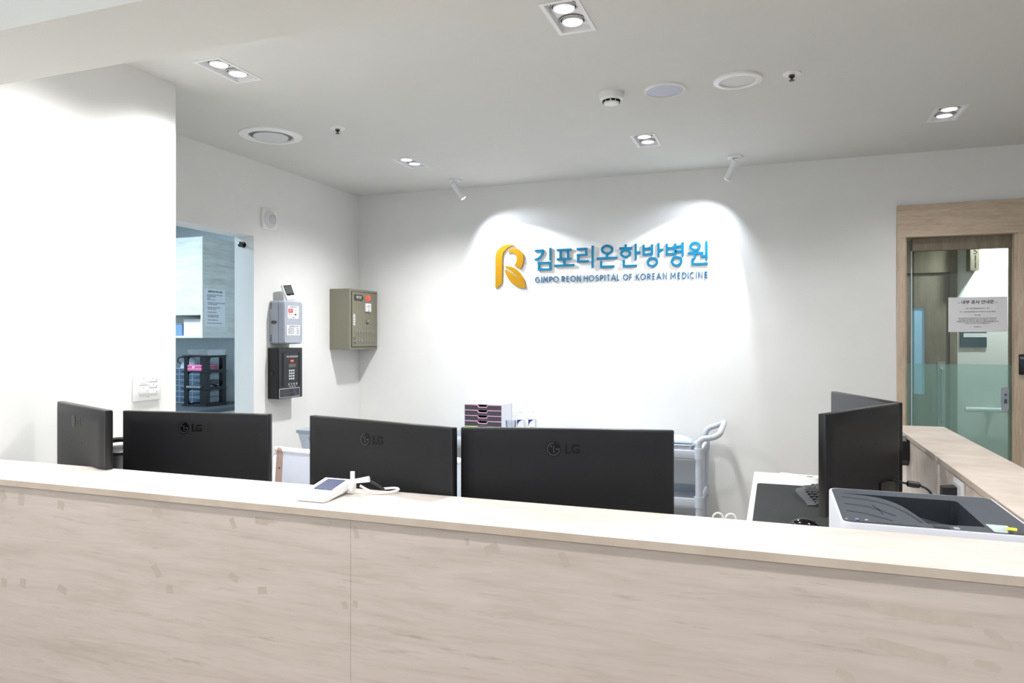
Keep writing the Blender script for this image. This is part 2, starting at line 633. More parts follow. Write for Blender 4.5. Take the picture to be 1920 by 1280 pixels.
box(bm, 0.657, 1.62, YB, YB + 0.12, 2.204, CZ + 0.06)
box(bm, 1.62, 3.1, YB, YB + 0.12, 0, CZ + 0.06)
struct('wall_back', bm, WALL)
struct('wall_right', box(nb(), 3.0, 3.1, -4, YB, 0, CZ + 0.06), WALL)
struct('trim_2', box(nb(), XL, 0.657, YB - 0.004, YB, 0, 0.08), OFFW)
# treatment room behind the doorway
bm = box(nb(), -5.7, -3.088, 4.62, 4.72, 0, 2.6)
struct('wall_treatment_back', bm, TILEB)
struct('wall_treatment_left', box(nb(), -5.8, -5.7, 1.9, 4.72, 0, 2.6), TILEB)
struct('wall_treatment_front', box(nb(), -5.7, -3.2, 1.9, 2.0, 0, 2.6), TILEB)
struct('ceiling_treatment', box(nb(), -5.7, -3.088, 2.0, 4.62, 2.46, 2.56), CEIL)
# corridor behind the glass door
bm = box(nb(), -0.6, 0.92, 6.3, 6.4, 0, 2.7)
box(bm, 0.92, 1.288, 6.3, 6.4, 2.02, 2.7)
box(bm, 1.288, 3.4, 6.3, 6.4, 0, 2.7)
struct('wall_corridor', bm, WALL)
struct('ceiling_corridor', box(nb(), -0.6, 3.4, 4.82, 6.3, 2.45, 2.55), CEIL)
struct('wall_corridor_left', box(nb(), -0.7, -0.6, 4.82, 6.3, 0, 2.7), WALL)
struct('wall_corridor_right', box(nb(), 3.3, 3.4, 4.82, 6.3, 0, 2.7), WALL)

# ------------------------------------------------------------------ glass sliding door in the back wall
d1 = bpy.data.objects.new('door_1', None)
COL.objects.link(d1)
d1.location = (0.976, YB, 0)
d1['kind'] = 'structure'
d1['label'] = 'oak framed glass sliding door'
ox = -0.976
bm = box(nb(), 0.657 + ox, 0.701 + ox, -0.022, 0.13, 0, 2.02, 0.002)
struct('door_jamb', bm, OAK, d1)
bm = box(nb(), 1.248 + ox, 1.62 + ox, -0.022, 0.13, 0, 2.02, 0.002)
struct('door_jamb', bm, OAK, d1)
struct('door_header', box(nb(), 0.657 + ox, 1.62 + ox, -0.022, 0.13, 2.02, 2.204, 0.002), OAKH, d1)
struct('door_stop', box(box(nb(), 1.236 + ox, 1.248 + ox, -0.006, 0.11, 0, 2.02), 0.701 + ox, 0.709 + ox, -0.006, 0.11, 0, 2.02), OAK, d1)
struct('leaf_rail', box(nb(), 0.742 + ox, 1.236 + ox, 0.035, 0.068, 1.945, 2.018, 0.002), OAKDK, d1)
struct('glass_leaf', box(nb(), 0.742 + ox, 1.236 + ox, 0.046, 0.056, 1.291, 1.945), GLASSG, d1)
struct('glass_leaf', box(nb(), 0.742 + ox, 1.236 + ox, 0.046, 0.056, 0.02, 1.291), GLASSF, d1, label='lower half of the glass leaf with a pale frosted film')
struct('glass_sidelight', box(nb(), 0.709 + ox, 0.760 + ox, 0.080, 0.088, 1.291, 2.02), GLASSG, d1)
struct('glass_sidelight', box(nb(), 0.709 + ox, 0.760 + ox, 0.080, 0.088, 0.0, 1.291), GLASSF, d1)
struct('leaf_edge', box(nb(), 0.738 + ox, 0.744 + ox, 0.044, 0.058, 0.02, 1.945), STEEL, d1)
hl = struct('door_lock', prism(nb(), rrect(1.187 + ox, 1.219 + ox, 1.033, 1.166, 0.0155), -0.046, -0.03), GREYBOX, d1)
hl.rotation_euler = (PI / 2, 0, 0)
hl.location = (0, 0, 0)
lk = nb()
lathe(lk, [(0.006, 0), (0.006, 0.004)], 16, Matrix.Translation((1.203 + ox, 0.027, 1.125)) @ MY.to_4x4())
box(lk, 1.197 + ox, 1.209 + ox, 0.026, 0.03, 1.075, 1.10)
struct('lock_button', lk, SLATE, hl)
hl.children[0].matrix_parent_inverse = hl.matrix_basis.inverted()

# corridor door seen through the glass
d2 = bpy.data.objects.new('door_2', None)
COL.objects.link(d2)
d2.location = (0.9, 6.3, 0)
d2['kind'] = 'structure'
d2['label'] = 'oak door across the corridor with a narrow window'
bm = box(nb(), 0.339, 0.388, -0.02, 0.02, 0, 1.943)
box(bm, -0.5, 0.388, -0.02, 0.02, 1.943, 2.25)
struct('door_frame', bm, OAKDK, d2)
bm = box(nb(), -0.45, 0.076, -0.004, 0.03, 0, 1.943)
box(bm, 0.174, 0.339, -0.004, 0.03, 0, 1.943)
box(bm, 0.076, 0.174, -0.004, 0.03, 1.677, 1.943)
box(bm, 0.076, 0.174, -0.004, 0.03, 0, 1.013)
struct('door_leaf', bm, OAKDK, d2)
WINB = mat('daylit_window', (150, 188, 215), 0.2, emit=0.45, var=0.03, scale=3)
struct('door_window', box(nb(), 0.076, 0.174, 0.006, 0.02, 1.013, 1.677), WINB, d2)
bm = box(nb(), 0.26, 0.31, -0.010, -0.004, 0.72, 1.263, 0.001)
struct('handle_plate', bm, STEEL, d2)
bm = nb()
tube(bm, [(0.285, -0.008, 0.80), (0.285, -0.05, 0.82), (0.285, -0.05, 1.19), (0.285, -0.008, 1.21)], 0.009)
struct('pull_handle', bm, STEEL, d2)

# things in the corridor
t = thing('room_sign', 'wooden blade sign reading 511 jutting from the corridor wall', 'sign', (1.379, 6.3, 1.945))
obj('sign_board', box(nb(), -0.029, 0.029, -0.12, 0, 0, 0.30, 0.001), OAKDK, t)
for k, ch in enumerate('511'):
    text('sign_digit', ch, 0.062, INK, t, (0.004, -0.1205, 0.138 - 0.052 * k), MY)
t = thing('wall_plaque', 'dark slate name plaque on the white corridor wall', 'plaque', (1.395, 6.3, 1.375))
obj('plaque_plate', box(nb(), -0.086, 0.086, -0.012, 0, 0, 0.22, 0.002), SLATE, t)
obj('name_strip', box(nb(), -0.065, 0.086, -0.014, -0.012, 0.075, 0.105), PAPER, t, label='white name strip')
text('plaque_text', '- - -   -  - - -', 0.02, INKG, t, (0.005, -0.0145, 0.09), MY)
t = thing('handrail', 'white corridor handrail low on the wall', 'handrail', (1.8, 6.3, 0.91))
bm = nb()
cyl(bm, (-0.47, -0.06, 0), (1.3, -0.06, 0), 0.02)
obj('rail', bm, WHITE, t, 40)
for x in (-0.3, 0.4):
    bm = nb()
    cyl(bm, (x, -0.06, 0), (x, 0, 0), 0.012)
    cyl(bm, (x, -0.008, 0), (x, 0, 0), 0.03)
    obj('bracket', bm, WHITE, t, 40)

# notice and card reader at the door
t = thing('paper_notice', 'white printed notice taped on the sliding door glass', 'notice', (1.071, 4.742, 1.475))
obj('sheet', box(nb(), -0.144, 0.144, -0.001, 0, 0, 0.197), PAPER, t)
text('notice_title', '- 내부 공사 안내문 -', 0.023, INK, t, (0, -0.0012, 0.168), MY, bold=0.0004, sx=1.0)
for s, z, sz in (('일시 : 2월 27일(일요일) 09시 ~ 18시', 0.133, 0.0078), ('장소 : 김포리온한방병원 2층 안내데스크 및 3층 세탁실', 0.114, 0.0078), ('- 공사 개요 -', 0.095, 0.0078),
                 ('2층 엘리베이터 앞 공용부분 바닥 타일 교체 작업 예정입니다.', 0.077, 0.0076), ('소음 작업 시간 예정이라 소음이 다소 발생 할 수 있습니다.', 0.0675, 0.0076),
                 ('화물승강기를 주로 승하차 및 이용하시는 분들께 양해 말씀 드리며', 0.058, 0.0076), ('신속하고 안전하게 작업 진행하겠습니다.', 0.0485, 0.0076), ('감사합니다', 0.029, 0.0076)):
    text('notice_line', s, sz, INK, t, (0, -0.0012, z), MY)
t = thing('card_reader', 'black access card reader with red digits beside the sliding door', 'card reader', (1.31, YB - 0.022, 1.239))
obj('reader_body', box(nb(), -0.06, 0.06, -0.02, 0, 0, 0.112, 0.006, 3), BLACKGL, t, 40)
text('reader_display', '88:88', 0.018, REDLED, t, (0, -0.0205, 0.094), MY)
text('reader_text', '▪  ▪  ▪', 0.018, INKW, t, (0, -0.0205, 0.064), MY)
text('reader_text', 'CARD', 0.014, INKW, t, (-0.012, -0.0205, 0.036), MY)
text('reader_text', '- - - - -', 0.014, INKG, t, (-0.005, -0.0205, 0.014), MY)

# ------------------------------------------------------------------ ceiling fixtures
def downlight(loc):
    x, y = loc
    t = thing('recessed_downlight', 'x', 'ceiling light', (x, y, CZ))
    bm = nb()
    for a in ((-.066, -.052, -.126, .126), (.052, .066, -.126, .126), (-.052, .052, -.126, -.112), (-.052, .052, .112, .126)):
        box(bm, a[0], a[1], a[2], a[3], -0.0025, 0.0)
    # sloping inner reveal
    T = bmesh.new()
    o1 = [(-.052, -.112, -0.002), (.052, -.112, -0.002), (.052, .112, -0.002), (-.052, .112, -0.002)]
    o2 = [(-.047, -.106, .014), (.047, -.106, .014), (.047, .106, .014), (-.047, .106, .014)]
    va, vb = [T.verts.new(p) for p in o1], [T.verts.new(p) for p in o2]
    for i in range(4):
        T.faces.new((va[i], va[(i + 1) % 4], vb[(i + 1) % 4], vb[i]))
    merge(bm, T)
    obj('trim_frame', bm, WMET, t)
    obj('gear_plate', box(nb(), -.058, .058, -.118, .118, .014, .04), WMET, t)
    for s in (-1, 1):
        bm = nb()
        M = Matrix.Translation((0, s * 0.053, 0.014))
        lathe(bm, [(0.0445, 0.0), (0.0445, -0.004), (0.0415, -0.004), (0.0415, 0.0)], 36, M, cap=False)
        lathe(bm, [(0.037, 0.0), (0.037, -0.010), (0.033, -0.010), (0.033, 0.0)], 36, M, cap=False)
        lp = obj('lamp', bm, WMET, t, 40)
        bm = nb()
        lathe(bm, [(0.0465, -0.0012), (0.0465, -0.0022), (0.0335, -0.0022), (0.0335, -0.0012)], 36, M, cap=False)
        obj('gap_ring', bm, DARKGAP, lp)
        bm = nb()
        lathe(bm, [(0.0332, -0.003), (0.030, -0.0075), (0.012, -0.010)], 36, M)
        obj('lens', bm, LENS, lp, 40)
    return t


dl0 = downlight(DL[0])
DLAB = ['recessed twin downlight nearest the blank left wall', 'recessed twin downlight at the top centre of the photo', 'recessed twin downlight in front of the left wall spotlight',
        'recessed twin downlight above the blue lettering', 'recessed twin downlight towards the glass sliding door']
for i, p in enumerate(DL):
    r = dl0 if i == 0 else dup(dl0, (p[0], p[1], CZ))
    tag(r, DLAB[i], 'ceiling light', 'recessed twin downlights')
    light('downlight_beam', 'SPOT', (p[0], p[1], CZ - 0.012), DOWNLIGHT_W * (1.2, 1.15, 1.65, 1.1, 0.42)[i], LAMPCOL, aim=(p[0], p[1], 0), size=0.045, spot=DOWN_SPOT, blend=DOWN_BLEND)


def ring_fixture(name, label, cat, loc, parts):
    t = thing(name, label, cat, loc)
    for nm, prof, m, cap in parts:
        bm = nb()
        lathe(bm, prof, 48, None, cap)
        obj(nm, bm, m, t, 35)
    return t


ring_fixture('ceiling_diffuser', 'large round white air diffuser with a dark ring gap on the ceiling', 'vent', (-2.50, 3.135, CZ),
             [('outer_ring', [(0.160, 0), (0.158, -0.006), (0.118, -0.012), (0.112, -0.004), (0.112, 0)], WHITE, False),
              ('throat', [(0.1125, -0.001), (0.085, -0.0015)], mat('duct_grey', (120, 124, 128), 0.7), False),
              ('centre_disc', [(0.088, -0.004), (0.090, -0.010), (0.086, -0.013), (0.01, -0.015)], OFFW, True)])
ring_fixture('ceiling_speaker', 'round ceiling speaker with bluish grille next to the smoke detector', 'speaker', (-0.449, 3.142, CZ),
             [('rim', [(0.088, 0), (0.087, -0.007), (0.080, -0.010), (0.078, -0.008)], WHITE, False), ('grille', [(0.079, -0.007), (0.02, -0.0115)], GREYGR, True)])
ring_fixture('ceiling_lamp', 'round white unlit ceiling lamp with a wide rim', 'ceiling light', (-0.149, 3.130, CZ),
             [('rim', [(0.098, 0), (0.097, -0.008), (0.076, -0.012), (0.072, -0.006)], WHITE, False), ('diffuser', [(0.073, -0.005), (0.01, -0.0065)], OFFW, True)])
sm = thing('smoke_detector', 'white dome smoke detector on the ceiling', 'smoke detector', (-0.676, 3.112, CZ))
bm = nb()
lathe(bm, [(0.053, 0), (0.053, -0.012), (0.050, -0.028), (0.040, -0.034)], 36, None, False)
obj('base_ring', bm, WHITE, sm, 35)
bm = nb()
lathe(bm, [(0.034, -0.030), (0.034, -0.042), (0.030, -0.048), (0.010, -0.052)], 36)
obj('dome', bm, WHITE, sm, 35)
bm = nb()
for k in range(10):
    a = 2 * PI * k / 10 + 0.1
    box(bm, 0.0345, 0.0375, -0.0085, 0.0085, -0.042, -0.034, M=Matrix.Rotation(a, 4, 'Z'))
obj('sensor_slots', bm, DARKGAP, sm)
for i, (x, y, lab) in enumerate([(-2.096, 3.145, 'small round sprinkler head near the large air diffuser'), (0.060, 3.134, 'small round sprinkler head right of the unlit ceiling lamp')]):
    t = thing('sprinkler_head', lab, 'sprinkler', (x, y, CZ), group='ceiling sprinkler heads')
    bm = nb()
    lathe(bm, [(0.036, 0), (0.035, -0.004), (0.016, -0.007)], 28)
    obj('escutcheon', bm, WHITE, t, 35)
    bm = nb()
    lathe(bm, [(0.012, -0.006), (0.012, -0.016), (0.005, -0.018), (0.005, -0.026), (0.011, -0.027), (0.011, -0.029)], 16)
    obj('deflector', bm, DSTEEL, t, 35)
t = thing('ceiling_hook', 'tiny white hook in the ceiling beside the top centre downlight', 'hook', (-0.733, 2.423, CZ))
bm = nb()
tube(bm, spline([(0, 0, 0), (0, 0, -0.008), (-0.006, 0, -0.012), (-0.010, 0, -0.008)], 5), 0.0016, 8)
obj('hook_wire', bm, WHITE, t, 60)


def wall_spot(label, x, y, end_dir, lit, stem_dx):
    t = thing('wall_spotlight', label, 'spotlight', (x, y, CZ), group='wall wash spotlights')
    bm = nb()
    lathe(bm, [(0.045, 0), (0.045, -0.006), (0.040, -0.010), (0.006, -0.011)], 28)
    obj('canopy', bm, WMET, t, 35)
    d = Vector(end_dir).normalized()
    piv = Vector((stem_dx, 0, -0.055))
    bm = nb()
    tube(bm, [(stem_dx, 0, -0.005), (stem_dx, 0, -0.056)], 0.006)
    obj('stem', bm, WMET, t, 40)
    bm = nb()
    a, b = piv - d * 0.035, piv + d * 0.085
    cyl(bm, a, b, 0.0195, seg=28)
    hd = obj('lamp_head', bm, WMET, t, 40)
    bm = nb()
    cyl(bm, b - d * 0.001, b + d * 0.001, 0.0165, seg=24)
    obj('lens', bm, LENS, hd)
    p = Vector((x, y, CZ)) + b + d * 0.012
    return t, p, d


SPOTS = [wall_spot('white spotlight on the ceiling left of the blue lettering', -2.035, 4.44, (0.52, 0.20, -0.78), True, 0.01),
         wall_spot('white spotlight on the ceiling right of the blue lettering', -0.226, 4.44, (-0.42, 0.25, -0.82), True, -0.012)]
for t, p, d in SPOTS:
    light('wall_spot_beam', 'SPOT', p, 42, (0.93, 0.96, 1.0), aim=p + d, size=0.012, spot=1.30, blend=0.25)
    light('wall_spot_spill', 'SPOT', p, 9, (0.80, 0.87, 1.0), aim=p + d, size=0.012, spot=1.9, blend=0.5)

# ------------------------------------------------------------------ hospital sign on the back wall
SIGN = {
  'gim':[[(-1.551,2.039),(-1.488,2.040)],[(-1.492,2.041),(-1.496,2.019),(-1.508,1.999),(-1.527,1.985),(-1.551,1.977)],[(-1.440,2.055),(-1.440,1.968)],[(-1.530,1.955),(-1.433,1.955)],[(-1.522,1.955),(-1.522,1.908)],[(-1.441,1.955),(-1.441,1.907)],[(-1.530,1.910),(-1.433,1.910)]],
  'po':[[(-1.394,2.037),(-1.291,2.037)],[(-1.368,2.037),(-1.368,1.975)],[(-1.317,2.037),(-1.317,1.976)],[(-1.394,1.975),(-1.291,1.976)],[(-1.342,1.976),(-1.342,1.934)],[(-1.412,1.932),(-1.272,1.933)]],
  'ri':[[(-1.255,2.037),(-1.183,2.038)],[(-1.190,2.038),(-1.190,1.996)],[(-1.183,1.998),(-1.254,1.998)],[(-1.245,1.999),(-1.245,1.953)],[(-1.253,1.954),(-1.171,1.955)],[(-1.146,2.057),(-1.146,1.908)]],
  'on':[[(-1.013,2.025),(-1.014,2.019),(-1.016,2.014),(-1.020,2.009),(-1.026,2.005),(-1.032,2.002),(-1.040,2.001),(-1.047,2.000),(-1.055,2.001),(-1.062,2.004),(-1.069,2.007),(-1.074,2.011),(-1.079,2.016),(-1.081,2.022),(-1.082,2.028),(-1.081,2.033),(-1.079,2.039),(-1.074,2.043),(-1.069,2.047),(-1.062,2.050),(-1.055,2.052),(-1.047,2.052),(-1.040,2.051),(-1.032,2.049),(-1.026,2.045),(-1.020,2.041),(-1.016,2.036),(-1.014,2.030)],[(-1.048,1.997),(-1.048,1.970)],[(-1.118,1.970),(-0.978,1.970)],[(-1.088,1.953),(-1.088,1.908)],[(-1.095,1.913),(-0.998,1.914)]],
  'han':[[(-0.924,2.055),(-0.924,2.030)],[(-0.966,2.030),(-0.881,2.029)],[(-0.895,1.995),(-0.896,1.990),(-0.898,1.985),(-0.901,1.981),(-0.906,1.978),(-0.912,1.975),(-0.918,1.974),(-0.924,1.973),(-0.931,1.974),(-0.937,1.976),(-0.942,1.979),(-0.947,1.983),(-0.951,1.988),(-0.953,1.993),(-0.953,1.998),(-0.953,2.003),(-0.951,2.008),(-0.947,2.012),(-0.942,2.015),(-0.937,2.018),(-0.931,2.019),(-0.924,2.020),(-0.918,2.019),(-0.912,2.017),(-0.906,2.014),(-0.901,2.010),(-0.898,2.005),(-0.896,2.001)],[(-0.858,2.056),(-0.858,1.950)],[(-0.858,2.000),(-0.828,1.999)],[(-0.936,1.954),(-0.936,1.908)],[(-0.943,1.913),(-0.849,1.914)]],
  'bang':[[(-0.807,2.048),(-0.807,1.980)],[(-0.752,2.048),(-0.752,1.980)],[(-0.807,2.022),(-0.752,2.021)],[(-0.814,1.985),(-0.746,1.985)],[(-0.711,2.055),(-0.711,1.964)],[(-0.711,2.010),(-0.682,2.010)],[(-0.720,1.932),(-0.721,1.926),(-0.723,1.921),(-0.727,1.916),(-0.732,1.912),(-0.737,1.909),(-0.743,1.908),(-0.750,1.907),(-0.757,1.908),(-0.763,1.910),(-0.769,1.914),(-0.773,1.918),(-0.777,1.923),(-0.779,1.929),(-0.780,1.934),(-0.779,1.940),(-0.777,1.945),(-0.773,1.950),(-0.769,1.954),(-0.763,1.957),(-0.757,1.959),(-0.750,1.959),(-0.743,1.958),(-0.737,1.956),(-0.732,1.953),(-0.727,1.948),(-0.723,1.943),(-0.721,1.938)]],
  'byeong':[[(-0.658,2.048),(-0.658,1.976)],[(-0.605,2.047),(-0.605,1.977)],[(-0.658,2.019),(-0.605,2.018)],[(-0.666,1.981),(-0.597,1.981)],[(-0.605,2.027),(-0.558,2.027)],[(-0.605,1.995),(-0.558,1.995)],[(-0.558,2.053),(-0.558,1.963)],[(-0.567,1.932),(-0.567,1.926),(-0.569,1.920),(-0.573,1.915),(-0.578,1.911),(-0.583,1.908),(-0.590,1.907),(-0.596,1.906),(-0.603,1.907),(-0.609,1.909),(-0.615,1.913),(-0.620,1.917),(-0.623,1.922),(-0.625,1.928),(-0.626,1.934),(-0.625,1.940),(-0.623,1.945),(-0.620,1.950),(-0.615,1.954),(-0.609,1.957),(-0.603,1.959),(-0.596,1.959),(-0.590,1.959),(-0.583,1.956),(-0.578,1.953),(-0.573,1.949),(-0.569,1.943),(-0.567,1.938)]],
  'won':[[(-0.452,2.022),(-0.453,2.017),(-0.455,2.012),(-0.459,2.008),(-0.463,2.005),(-0.468,2.002),(-0.474,2.001),(-0.481,2.001),(-0.487,2.001),(-0.493,2.003),(-0.499,2.006),(-0.503,2.010),(-0.507,2.015),(-0.509,2.020),(-0.509,2.025),(-0.509,2.030),(-0.507,2.035),(-0.503,2.039),(-0.499,2.042),(-0.493,2.045),(-0.487,2.046),(-0.481,2.047),(-0.474,2.046),(-0.468,2.044),(-0.463,2.041),(-0.459,2.037),(-0.455,2.032),(-0.453,2.027)],[(-0.528,1.981),(-0.429,1.980)],[(-0.483,1.981),(-0.483,1.947)],[(-0.449,1.959),(-0.410,1.960)],[(-0.411,2.053),(-0.411,1.936)],[(-0.497,1.948),(-0.497,1.906)],[(-0.503,1.911),(-0.403,1.911)]],
}
EMB=[[(-1.840,1.794),(-1.838,2.016),(-1.834,2.033),(-1.820,2.057),(-1.794,2.078),(-1.764,2.089),(-1.738,2.092),(-1.712,2.088),(-1.696,2.083),(-1.727,2.078),(-1.749,2.067),(-1.771,2.048),(-1.782,2.031),(-1.787,2.010),(-1.788,1.840),(-1.792,1.823),(-1.803,1.807),(-1.820,1.797)],[(-1.749,2.036),(-1.731,2.053),(-1.709,2.060),(-1.687,2.062),(-1.665,2.055),(-1.643,2.032),(-1.632,2.011),(-1.630,1.987),(-1.634,1.959),(-1.643,1.936),(-1.655,1.919),(-1.676,1.934),(-1.701,1.946),(-1.687,1.961),(-1.681,1.982),(-1.681,1.999),(-1.688,2.017),(-1.705,2.031),(-1.723,2.038),(-1.738,2.038)],[(-1.773,1.941),(-1.749,1.941),(-1.727,1.939),(-1.701,1.929),(-1.676,1.913),(-1.654,1.891),(-1.635,1.863),(-1.623,1.832),(-1.615,1.787),(-1.635,1.787),(-1.661,1.792),(-1.690,1.806),(-1.720,1.828),(-1.745,1.856),(-1.764,1.891),(-1.771,1.921),(-1.742,1.907),(-1.709,1.886),(-1.687,1.865),(-1.666,1.838),(-1.676,1.858),(-1.694,1.882),(-1.720,1.907),(-1.745,1.926)]]
ENG=[('G',-1.55,-1.515),('I',-1.503,-1.503),('M',-1.491,-1.459),('P',-1.448,-1.424),('O',-1.42,-1.382),('R',-1.362,-1.338),('E',-1.327,-1.307),('O',-1.299,-1.262),('N',-1.255,-1.227),('H',-1.207,-1.179),('O',-1.173,-1.135),('S',-1.128,-1.103),('P',-1.095,-1.073),('I',-1.063,-1.063),('T',-1.052,-1.027),('A',-1.024,-0.987),('L',-0.982,-0.964),('O',-0.943,-0.908),('F',-0.901,-0.879),('K',-0.858,-0.834),('O',-0.828,-0.793),('R',-0.785,-0.762),('E',-0.752,-0.732),('A',-0.725,-0.693),('N',-0.684,-0.658),('M',-0.636,-0.601),('E',-0.591,-0.571),('D',-0.563,-0.534),('I',-0.524,-0.524),('C',-0.515,-0.485),('I',-0.473,-0.473),('N',-0.462,-0.435),('E',-0.424,-0.402)]
sg = thing('wall_sign', 'hospital wall sign of gold emblem with blue Korean and English letters', 'sign', (-1.0, YB, 1.82))
SO = (-1.0, 1.82)


def onwall(bm, name, m, smooth=None, dz=0.0):
    o = obj(name, bm, m, sg, smooth)
    o.rotation_euler = MY.to_euler()
    return o


def loc2(pts):
    return [(p[0] - SO[0], p[1] - SO[1]) for p in pts]


bm = nb()
for poly in EMB:
    prism(bm, loc2(poly), 0.003, 0.014)
onwall(bm, 'emblem', GOLD)
for k, strokes in SIGN.items():
    bm = nb()
    for i, s in enumerate(strokes):
        ribbon(bm, loc2(s), 0.0143, 0.003, 0.0105 + 0.0001 * (i % 4))
    onwall(bm, 'korean_character', TEAL)

G_ = {'I': [[(.5, 0), (.5, 1)]], 'H': [[(0, 0), (0, 1)], [(1, 0), (1, 1)], [(0, .52), (1, .52)]], 'E': [[(0, 0), (0, 1)], [(0, .97), (1, .97)], [(0, .5), (.9, .5)], [(0, .03), (1, .03)]],
      'F': [[(0, 0), (0, 1)], [(0, .97), (1, .97)], [(0, .48), (.9, .48)]], 'L': [[(0, 0), (0, 1)], [(0, .03), (1, .03)]], 'T': [[(.5, 0), (.5, 1)], [(0, .97), (1, .97)]],
      'A': [[(0, 0), (.5, 1), (1, 0)], [(.2, .3), (.8, .3)]], 'N': [[(0, 0), (0, 1), (1, 0), (1, 1)]], 'M': [[(0, 0), (.06, 1), (.5, .25), (.94, 1), (1, 0)]],
      'K': [[(0, 0), (0, 1)], [(1, 1), (.08, .42)], [(.3, .58), (1, 0)]], 'O': [ell(.5, .5, .5, .5, 0, 360, 24)], 'C': [ell(.53, .5, .53, .5, 48, 312, 20)],
      'G': [ell(.5, .5, .5, .5, 45, 358, 22), [(.55, .48), (1.0, .48)]],
      'D': [[(0, 0), (0, 1)], [(0, .97), (.4, .97)] + ell(.4, .5, .6, .47, 88, -88, 14) + [(0, .03)]],
      'P': [[(0, 0), (0, 1)], [(0, .97), (.55, .97)] + ell(.55, .7, .43, .27, 80, -80, 12) + [(0, .43)]],
      'R': [[(0, 0), (0, 1)], [(0, .97), (.55, .97)] + ell(.55, .7, .43, .27, 80, -80, 12) + [(0, .43)], [(.45, .43), (1, 0)]],
      'S': [ell(.5, .745, .42, .235, 30, 265, 12) + ell(.5, .265, .46, .245, 85, -150, 13)]}
H_ = 0.0425
for ch, x0, x1 in ENG:
    a, b = x0 - SO[0], x1 - SO[0]
    pad = 0.0028
    bm = nb()
    for i, s in enumerate(G_[ch]):
        pts = [(a + pad + q[0] * (b - a - 2 * pad), 0.0 + pad + q[1] * (H_ - 2 * pad)) for q in s]
        if ch == 'I':
            pts = [((a + b) / 2, 0.0), ((a + b) / 2, H_)]
        elif ch not in 'OCGS':
            pts = [(p[0], p[1] if 0.1 < s[j][1] < 0.9 or s[j][1] in (.97, .03) else (0 if s[j][1] < .5 else H_)) for j, p in enumerate(pts)] if ch not in 'DPR' else pts
        ribbon(bm, pts, 0.0047, 0.002, 0.007 + 0.0001 * i)
    onwall(bm, 'latin_letter', BLUEL)
# ------------------------------------------------------------------ reception counter
CT = 1.045
YF, YK = 1.390, 1.620       # front and back edge of the front ledge
XI, XO = 0.500, 0.700       # inner and outer edge of the side ledge
YE = 3.66
rc = thing('reception_counter', 'long pale beige laminate reception counter turning the corner on the right', 'reception counter', (-0.9, 1.5, 0))
rx, ry = 0.9, -1.5


def rbox(name, m, x0, x1, y0, y1, z0, z1, bev=0.0015, par=rc):
    return obj(name, box(nb(), x0 + rx, x1 + rx, y0 + ry, y1 + ry, z0, z1, bev), m, par)


rbox('ledge_top', LAMTOP, XB + 0.002, XO, YF, YK, CT - 0.017, CT)
rbox('ledge_top', LAMSIDE, XI, XO, YK + 0.0005, YE, CT - 0.017, CT)
fp1 = rbox('front_panel', LAM, XB + 0.002, -0.89705, YF + 0.007, YF + 0.026, 0.06, CT - 0.019)
fp2 = rbox('front_panel', LAM, -0.89695, XO - 0.01, YF + 0.007, YF + 0.026, 0.06, CT - 0.019)
rbox('edge_band', EDGE, XB + 0.002, XO, YF - 0.0008, YF, CT - 0.0168, CT - 0.0006, 0)
rbox('edge_band', EDGE, XI - 0.0008, XI, YK + 0.001, YE, CT - 0.0168, CT - 0.0006, 0)
rbox('lip_strip', TAPE, XB + 0.002, XO - 0.01, YF + 0.0085, YF + 0.028, CT - 0.021, CT - 0.0165, 0)
rbox('inner_panel', LAMSIDE, XB + 0.002, XI + 0.02, YK - 0.03, YK - 0.012, 0.0, CT - 0.018)
rbox('inner_panel', LAMSIDE, XI + 0.008, XI + 0.026, YK - 0.03, YE - 0.01, 0.0, CT - 0.018)
rbox('outer_panel', LAM, XO - 0.026, XO - 0.008, YF + 0.03, YE - 0.01, 0.0, CT - 0.018)
rbox('end_panel', LAM, XI + 0.026, XO - 0.026, YE - 0.028, YE - 0.01, 0.0, CT - 0.018)
rbox('plinth', DARKGAP, XB + 0.01, XO - 0.05, YF + 0.04, YF + 0.06, 0.0, 0.07, 0)
MARKS = [(-2.019, 0.997, 0.027, 0.028, -30), (-1.945, 0.993, 0.021, 0.033, 5), (-1.795, 0.989, 0.023, 0.023, 8), (-1.461, 0.997, 0.03, 0.021, 30), (-1.225, 0.99, 0.014, 0.026, -22),
         (-1.141, 1.003, 0.036, 0.017, 3), (-2.013, 0.757, 0.021, 0.025, 5), (-1.939, 0.764, 0.021, 0.025, 8), (-1.79, 0.764, 0.033, 0.02, 20), (-1.464, 0.85, 0.02, 0.035, -38),
         (-1.421, 0.809, 0.02, 0.023, 0), (-1.222, 0.86, 0.027, 0.018, 25), (-1.139, 0.839, 0.026, 0.018, -8), (-0.913, 0.833, 0.013, 0.017, -20), (-0.883, 0.998, 0.012, 0.025, -15),
         (-0.556, 0.995, 0.033, 0.019, -28), (-0.4, 0.989, 0.015, 0.031, -25), (-0.885, 0.839, 0.013, 0.015, 10), (-0.612, 1.004, 0.009, 0.014, -8)]
for x, z, a, b, r in MARKS:
    bm = nb()
    box(bm, -a / 2, a / 2, -0.0002, 0, -b / 2, b / 2, M=Matrix.Rotation(-math.radians(-r), 4, 'Y'))
    o = obj('tape_mark', bm, TAPE, fp1 if x < -0.8975 else fp2, label='faded tape residue')
    o.location = (x + rx, YF + 0.007 + ry, z)

